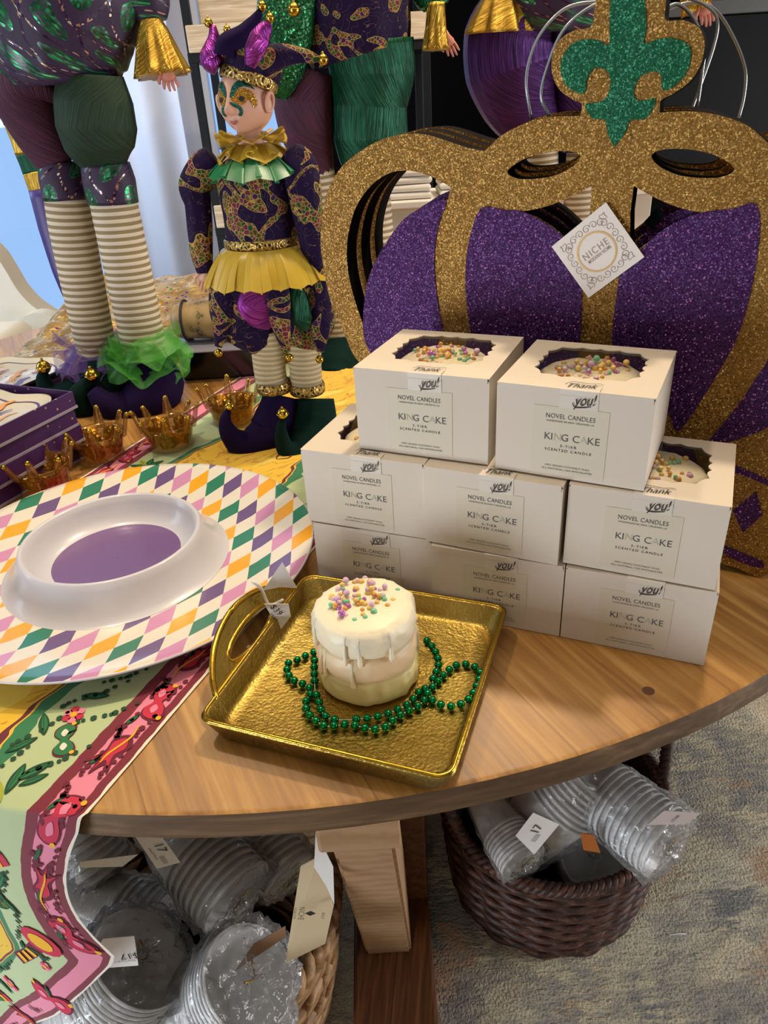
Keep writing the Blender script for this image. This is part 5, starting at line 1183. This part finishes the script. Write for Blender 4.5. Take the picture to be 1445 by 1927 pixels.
# ------------------------------------------------------------------ metal shelving behind the small doll
m_bsteel = plain('black_steel', '15171a', .45, .6); m_shelf = wood('pale_shelf_wood', ('9a8468', 'b39c7e', 'c4b094', 'd0bf9f'), radians(90), 1.5, .6)
YSH = 2.3
sh = thing('shelf_unit', 'black steel shelf unit with pale wooden shelves standing before the window', 'shelf', Vector((aty(400, 60, YSH).x, YSH, 0)))
pL_, pM = aty(362, 100, YSH), aty(408, 440, YSH)
for x in (pL_.x, pL_.x+.62):
    for y in (YSH, YSH+.3): mk('post', *bbox(x-.011, x+.011, y-.011, y+.011, 0, 2.1, .001), m_bsteel, sh, False)
for z in (aty(380, 100, YSH).z, aty(380, 430, YSH).z, .4, aty(380, -60, YSH).z):
    mk('shelf_rail', *bbox(pL_.x-.012, pL_.x+.632, YSH-.012, YSH+.312, z-.022, z, .001), m_bsteel, sh, False); mk('shelf_board', *bbox(pL_.x-.005, pL_.x+.625, YSH-.02, YSH+.32, z+.0005, z+.062, .003), m_shelf, sh, False)
z = aty(380, 28, YSH).z-.01; z0_ = aty(380, 100, YSH).z+.0626
o = thing('wooden_crate', 'pale wooden crate standing on the upper steel shelf', 'crate', Vector((pL_.x+.15, YSH+.12, z0_)))
mk('crate_body', *bbox(pL_.x+.03, pL_.x+.22, YSH+.01, YSH+.2, z0_, z0_+.11, .004), m_shelf, o, False); mk('crate_rim', *bbox(pL_.x+.022, pL_.x+.228, YSH+.002, YSH+.208, z0_+.1105, z0_+.135, .004), m_shelf, o, False)
# ------------------------------------------------------------------ cream armchair at the far left
m_uph = Mat('cream_upholstery', 'c8bfae', .9, 0, Sheen_Weight=.08); m_uph.bump(m_uph.noise(m_uph.coord(), 400, 2), .3, .002); m_uph = m_uph.m
YC = 2.15
ar = thing('armchair', 'cream upholstered armchair with a sweeping back beyond the table at far left', 'armchair', Vector((aty(0, 620, YC).x, YC+.2, 0)))
def solidpx(pts, y0, depth, name, mat, par, b=.02):
    l = [(aty(u_, v_, y0).x, aty(u_, v_, y0).z) for u_, v_ in pts]; l = sml(l+[l[0]], 3)[:-1]
    p = prism([l], (Vector((0, y0, 0)), Vector((1, 0, 0)), Vector((0, 0, 1))), -depth) if False else prism([l], (Vector((0, y0, 0)), Vector((1, 0, 0)), Vector((0, 0, 1))), depth)
    # face normal points toward -y ; body extends to +y
    return mk(name, p.V, p.F, mat, par, True, fix=True)
o = solidpx([(-220, 560), (-160, 440), (-90, 420), (-20, 468), (8, 505), (32, 545), (60, 575), (95, 598), (140, 618), (180, 650), (190, 760), (100, 900), (-200, 900)], YC, .08, 'chair_back', m_uph, ar); autosmooth(o, 50)
o = solidpx([(22, 640), (30, 612), (48, 594), (80, 590), (130, 612), (185, 640), (195, 760), (20, 760)], YC-.05, .05, 'chair_arm', m_uph, ar); autosmooth(o, 50)
mk('cushion', *bbox(aty(-120, 640, YC-.3).x, aty(8, 640, YC-.3).x, YC-.42, YC-.10, aty(0, 700, YC-.3).z-.1, aty(0, 636, YC-.3).z, .035, 4), plain('white_chair_cushion', 'd8d0bd', .9), ar, True)
for x in (-.55, .1):
    for y in (.0, .35): mk('leg', *bbox(ar.location.x+x-.02, ar.location.x+x+.02, YC+y, YC+y+.04, 0, .25, .004), m_foot, ar, False)
# ------------------------------------------------------------------ television at the far right
q_ = aty(1290, 60, 2.6); tv = thing('television', 'dark flat television screen in a grey frame at the upper right behind the crowns', 'television', Vector((q_.x+.55, 2.62, .35)))
zt_, zb_ = aty(1380, 24, 2.6).z, aty(1380, 330, 2.6).z
mk('screen', *bbox(q_.x-.1, q_.x+1.2, 2.60, 2.63, zb_, zt_-.004, .003), plain('dark_glass_screen', '05070a', .5, 0, Specular_IOR_Level=.15), tv, False); mk('frame', *bbox(q_.x-.12, q_.x+1.22, 2.59, 2.64, zt_-.0035, zt_+.035, .003), plain('grey_metal_frame', '4a4a48', .4, .5), tv, False)['label'] = 'grey top rail'
mk('media_cabinet_base', *bbox(q_.x-.1, q_.x+1.2, 2.58, 2.9, 0, zb_-.001, .004), m_walld, tv, False)
# ------------------------------------------------------------------ baskets under the table
def wicker(name, label, c, rx, ry, h, taper, mat, matin, stakes, rows, strand, rise=.0, rope=.008, coarse=False):
    b = thing(name, label, 'basket', c); c = Vector(c)
    def pt(a, t, k=1.0):
        q = (taper+(1-taper)*t**.8)*k; zz = h*t+rise*t**3*cos(a)**4
        return c+Vector((rx*q*cos(a), ry*q*sin(a), .004+zz))
    n = 72; V = []; F = []
    for k in (1.0, .965):
        for j in range(9):
            for i in range(n): V.append(pt(2*pi*i/n, j/8, k-.02))
    for s_ in (0, 1):
        for j in range(8):
            for i in range(n): a = s_*9*n+j*n+i; b_ = s_*9*n+j*n+(i+1) % n; F.append((a, b_, b_+n, a+n) if not s_ else (a+n, b_+n, b_, a))
    for i in range(n): F.append((8*n+i, 8*n+(i+1) % n, 17*n+(i+1) % n, 17*n+i))
    F.append(tuple(range(n))[::-1]); F.append(tuple(9*n+i for i in range(n)))
    mk('lining', V, F, matin, b, True)
    g = G()
    for j in range(rows):
        t = (j+.5)/rows; P_ = [pt(2*pi*i/(stakes*6), t+.006*nz((i*.2, j, 0), 1, 3), 1+.022*sin(2*pi*i/12+pi*j)) for i in range(stakes*6)]
        g.add(tube(P_, strand*(1+.25*nz((j, 0, 0), 3)), 6, True))
    g.mk('weave', mat, b, True)
    for nm, rr_, tt in (('rim_braid', rope, 1.0),):
        g = G(); m = 260
        for s_ in range(3):
            P_ = []
            for i in range(m):
                a = 2*pi*i/m; ph = a*(22 if coarse else 34)+s_*2*pi/3; o_ = (pt(a, 1)-c); rad_ = Vector((cos(a), sin(a), 0))
                P_.append(pt(a, tt)+rad_*rr_*cos(ph)*.75+Vector((0, 0, rr_*sin(ph)*.75)))
            g.add(tube(P_, rr_*.62, 7, True))
        g.mk(nm, mat, b, True)
    return b, pt
def wickmat(name, a, b_, c_, sc=60):
    M = Mat(name, None, .55); co = M.coord(); n = M.noise(M.mapping(co, (1, 1, 3)), sc, 4, .5); M.color(M.ramp(n, [(.3, a), (.5, b_), (.72, c_)])); M.bump(n, .6, .002); return M.m
m_wd = wickmat('dark_brown_wicker', '1f100b', '3a1f16', '6b4433'); m_wdi = plain('dark_basket_inside', '150b08', .8)
m_wt = wickmat('tan_seagrass', '6b4a2c', '9a744c', 'c29e72', 40); m_wti = plain('brown_basket_inside', '2a1b10', .9)
bR, ptR = wicker('wicker_basket', 'dark brown wicker basket on the rug full of wrapped plastic cups', (.222, .722, .0125), .160, .150, .185, .87, m_wd, m_wdi, 26, 15, .0062, .02, .008)
def arch_handle(par, a_mid, span, ptf, hh, mat, r=.007, lean=.25):
    P_ = []
    for i in range(25):
        t = i/24; a = a_mid-span/2+span*t; p = ptf(a, 1.0); o_ = Vector((cos(a_mid), sin(a_mid), 0)); P_.append(p+Vector((0, 0, hh*sin(pi*t)))+o_*lean*hh*sin(pi*t))
    g = G()
    for s_ in range(3):
        Q_ = [p+Vector((cos(i*.9+s_*2.09)*r*.6, sin(i*.9+s_*2.09)*r*.6, 0)) for i, p in enumerate(cr(P_, 3))]; g.add(tube(Q_, r*.75, 7))
    g.mk('handle', mat, par, True)
arch_handle(bR, 0.35, .75, ptR, .085, m_wd); arch_handle(bR, pi+.2, .75, ptR, .085, m_wd)
bL, ptL = wicker('seagrass_basket', 'tan braided seagrass basket on the floor beside the table foot with wrapped cups', (-.282, .560, .0125), .186, .180, .235, .80, m_wt, m_wti, 16, 9, .0135, .0, .012, True)
g = G()                                          # diagonal plaits on the outer face
for k in range(30):
    a0 = 2*pi*k/30; g.add(tube([ptL(a0+.32*t, .12+.8*t, 1.045+.012*sin(9*t+k)) for t in [i/10 for i in range(11)]], [(.009, .005)]*11, 7, depth=Vector((0, 0, 1))))
g.mk('plaits', m_wt, bL, True)
def cupstack(nm, C1, C0, Rp, label, grp, seed, ncup=9, sp=.009, wrapk=1.16):
    c1 = at(*C1); c0 = at(*C0); R = Rp*pxm(c1); ax = (c1-c0).normalized(); Lc = R*2.1; sp = max(.006, ((c1-c0).length-Lc)/(ncup-1)) if (c1-c0).length > Lc*1.15 else sp
    base = c1-ax*(Lc+sp*(ncup-1)); e = axes(ax); t = thing(nm, label, 'cups', base, grp)
    V, F, _ = lathe([(0, .002), (.66*R, .002), (.68*R, 0), (.70*R, .004), (.84*R, Lc*.5), (.965*R, Lc-.004), (1.02*R, Lc-.004), (1.035*R, Lc-.001), (1.02*R, Lc+.001), (.99*R, Lc-.002)], 40, base, e)
    o = mk('cup', V, F, m_cup, t, True)
    for k in range(1, ncup): c = o.copy(); COL.objects.link(c); c.parent = t; c.location = ax*sp*k
    L = (c1-base).length; rw = R*wrapk
    def wob(a, j): q = nz((cos(a)*1.6, sin(a)*1.6, j*.45), 1.5, seed)+.6*nz((cos(a)*4, sin(a)*4, j*1.1), 1.5, seed+3); return 1+.13*q, R*.15*q
    prof = [(.15*R, -.16*R), (.5*R, -.13*R), (.78*R, -.05*R), (.84*R, L*.2), (rw*.9, L*.45), (rw*.97, L*.7), (rw, L*.9), (rw*1.0, L+.02*R), (rw*.93, L+.10*R), (.72*R, L+.17*R), (.4*R, L+.13*R), (.14*R, L+.05*R), (.05*R, L+.15*R), (.16*R, L+.34*R)]
    p2 = []
    for a_, b_ in zip(prof[:-1], prof[1:]):
        for q in (0, .25, .5, .75): p2.append((a_[0]+(b_[0]-a_[0])*q, a_[1]+(b_[1]-a_[1])*q))
    p2.append(prof[-1]); V, F, _ = lathe(p2, 72, base, e, wob); mk('cellophane_wrap', V, F, m_cello, t, True)
    k0 = base+ax*(L+.08*R); mk('twist_tie', *tube(cr([k0+e[0]*.014+e[1]*.005, k0+e[0]*.006, k0-e[1]*.003, k0-e[0]*.006+ax*.003, k0-e[0]*.012+e[1]*.008+ax*.006], 4), .0009, 6)[:2], m_goldwire, t, True)
    return t
GL, GR_ = 'wrapped cup stacks in the seagrass basket', 'wrapped cup stacks in the dark wicker basket'
cupstack('cup_stack', (470, 1838, .40), (350, 1925, .30), 92, 'wrapped clear cup stack nearest the tan braid, its mouth facing up', GL, 1, 8)
cupstack('cup_stack', (268, 1800, .40), (150, 1945, .31), 96, 'wrapped clear cup stack at the bottom left under the runner corner', GL, 2, 10)
cupstack('cup_stack', (446, 1690, .39), (340, 1575, .41), 76, 'wrapped frosted cup stack in the middle of the left basket', GL, 3, 8)
cupstack('cup_stack', (545, 1652, .35), (480, 1560, .37), 56, 'small wrapped cup stack at the upper right of the left basket', GL, 4, 7)
cupstack('cup_stack', (200, 1640, .36), (150, 1560, .40), 52, 'wrapped cup stack just beneath the table edge at far left', GL, 5, 6)
cupstack('cup_stack', (300, 1745, .33), (170, 1690, .34), 66, 'wrapped cup stack lying across the left basket behind the price card', GL, 6, 6)
cupstack('cup_stack', (1255, 1590, .28), (1130, 1490, .28), 70, 'wrapped frosted cup stack hanging over the right side of the wicker basket', GR_, 7, 11)
cupstack('cup_stack', (1110, 1450, .30), (1015, 1545, .22), 74, 'wrapped cup stack leaning up at the back of the wicker basket', GR_, 8, 8)
cupstack('cup_stack', (985, 1622, .24), (905, 1500, .25), 46, 'narrow wrapped cup stack with the white price tag at the left of the wicker basket', GR_, 9, 8)
cupstack('cup_stack', (1118, 1612, .165), (1085, 1612, .075), 60, 'wrapped ribbed cup stack sunk in the middle of the wicker basket', GR_, 10, 5, .007)
def ptag(pts, y0, mat, label, lines, dys=None, rot180=False, ink=None):
    o = flatpoly(pts, y0, mat, 'price_tag', None, .0005, dys); tag(o, label, 'tag')
    P_ = [aty(u_, v_, y0+(dys[i] if dys else 0)) for i, (u_, v_) in enumerate(pts)]
    if lines:
        c = sum(P_, Vector())/len(P_); ex_ = (P_[1]-P_[0]).normalized(); nn_ = ex_.cross(P_[-1]-P_[0]).normalized(); nn_ = -nn_ if nn_.dot(_f) > 0 else nn_
        ey_ = nn_.cross(ex_); 
        if rot180: ex_, ey_ = -ex_, -ey_
        g = G()
        for (s_, sz, dx, dy) in lines:
            V, F = text(s_, (c+nn_*.0008, ex_, ey_), sz, dx, dy); g.add((V, F))
        g.mk('tag_print', ink or m_black, o, False)
    return o
ptag([(302, 1571), (339, 1623), (295, 1635), (252, 1571)], .40, m_tagw, 'white price card with barcode under the table edge', [('17', .012, -.004, .004), ('Foxtail Punch', .003, .002, -.005), ('||||||||', .005, .012, .0)])
ptag([(151, 1633), (150, 1622), (260, 1608), (230, 1631)], .39, m_tagw, 'thin white price card seen edge on beside the hanging runner', None)
ptag([(194, 1767), (252, 1762), (260, 1817), (155, 1825)], .36, m_tagw, 'white price card reading 17 dollars below the runner corner', [('$17', .011, -.012, .005), ('Party Cup 8/16', .003, -.006, .012), ('||||||', .006, .006, .004)], rot180=True)
ptag([(440, 1830), (478, 1776), (537, 1743), (538, 1763), (480, 1802)], .40, m_kraft2, 'brown kraft tag lying on the clear cup stack', None)
ptag([(970, 1573), (1003, 1530), (1052, 1552), (1005, 1608)], .56, m_tagw, 'white price tag with barcode in the dark wicker basket', [('17', .016, .006, .002), ('||||||||', .007, -.008, -.004)])
ptag([(1218, 1553), (1250, 1526), (1320, 1530), (1290, 1551)], .56, plain('pink_grey_card', 'c2b4b0', .6), 'pinkish price card on the cup stack overhanging the wicker basket', [('17.99', .006, 0, 0)])
ptag([(1092, 1568), (1118, 1572), (1130, 1605), (1098, 1600)], .585, m_orange, 'small orange card among the cups in the wicker basket', None)
# big folded cream card leaning by the table brace
yk = .375
kc_ = thing('shop_card', 'large folded cream shop card leaning against the table brace', 'card', aty(585, 1800, yk+.02))
m_cream = plain('cream_card', 'cdbb97', .7)
flatpoly([(566, 1631), (598, 1614), (628, 1704), (612, 1776), (537, 1813)], yk, m_cream, 'card_face', kc_, .0008, (.0, .0, .02, .03, .02)); flatpoly([(594, 1562), (627, 1632), (629, 1702), (614, 1668), (591, 1632)], yk-.006, m_tagw, 'card_flap', kc_, .0006)
a_ = aty(588, 1650, yk-.002); b_ = aty(573, 1765, yk+.016); exk = (b_-a_).normalized(); nk2 = exk.cross(Vector((1, 0, 0))).normalized(); nk2 = -nk2 if nk2.dot(_f) > 0 else nk2; eyk = nk2.cross(exk)
cc_ = (a_+b_)/2+nk2*.0035; g = G()
V, F = text('NICHE', (cc_, exk, eyk), .0075, 0, -.006, space=1.2); g.add((V, F)); V, F = text('MODERN HOME', (cc_, exk, eyk), .003, 0, -.0115); g.add((V, F))
g.add((put([(-.005, .002), (0, -.003), (.005, .002), (0, .007)], (cc_, exk, eyk)), [(0, 1, 2, 3)])); V, F = text('ABOUT', (cc_, exk, eyk), .004, .004, .013); g.add((V, F)); g.mk('card_print', m_black, kc_, False)
# thread on the rug
p_ = at(1275, 1759, .0128); o = mk('loose_thread', *tube([p_+Vector((-.012, 0, .0008)), p_+Vector((0, .001, .0008)), p_+Vector((.012, 0, .0008))], .0007, 6)[:2], m_tagw, None, True); tag(o, 'tiny white thread lying on the rug right of the wicker basket', 'thread')
p_ = at(470, 1221, T+.0005); o = mk('paper_scrap', *ball(p_+Vector((0, 0, .0018)), .0022, 8, (1, .6, .8)), m_tagw, None, True); tag(o, 'tiny white paper scrap on the wood inside the tray handle', 'scrap')
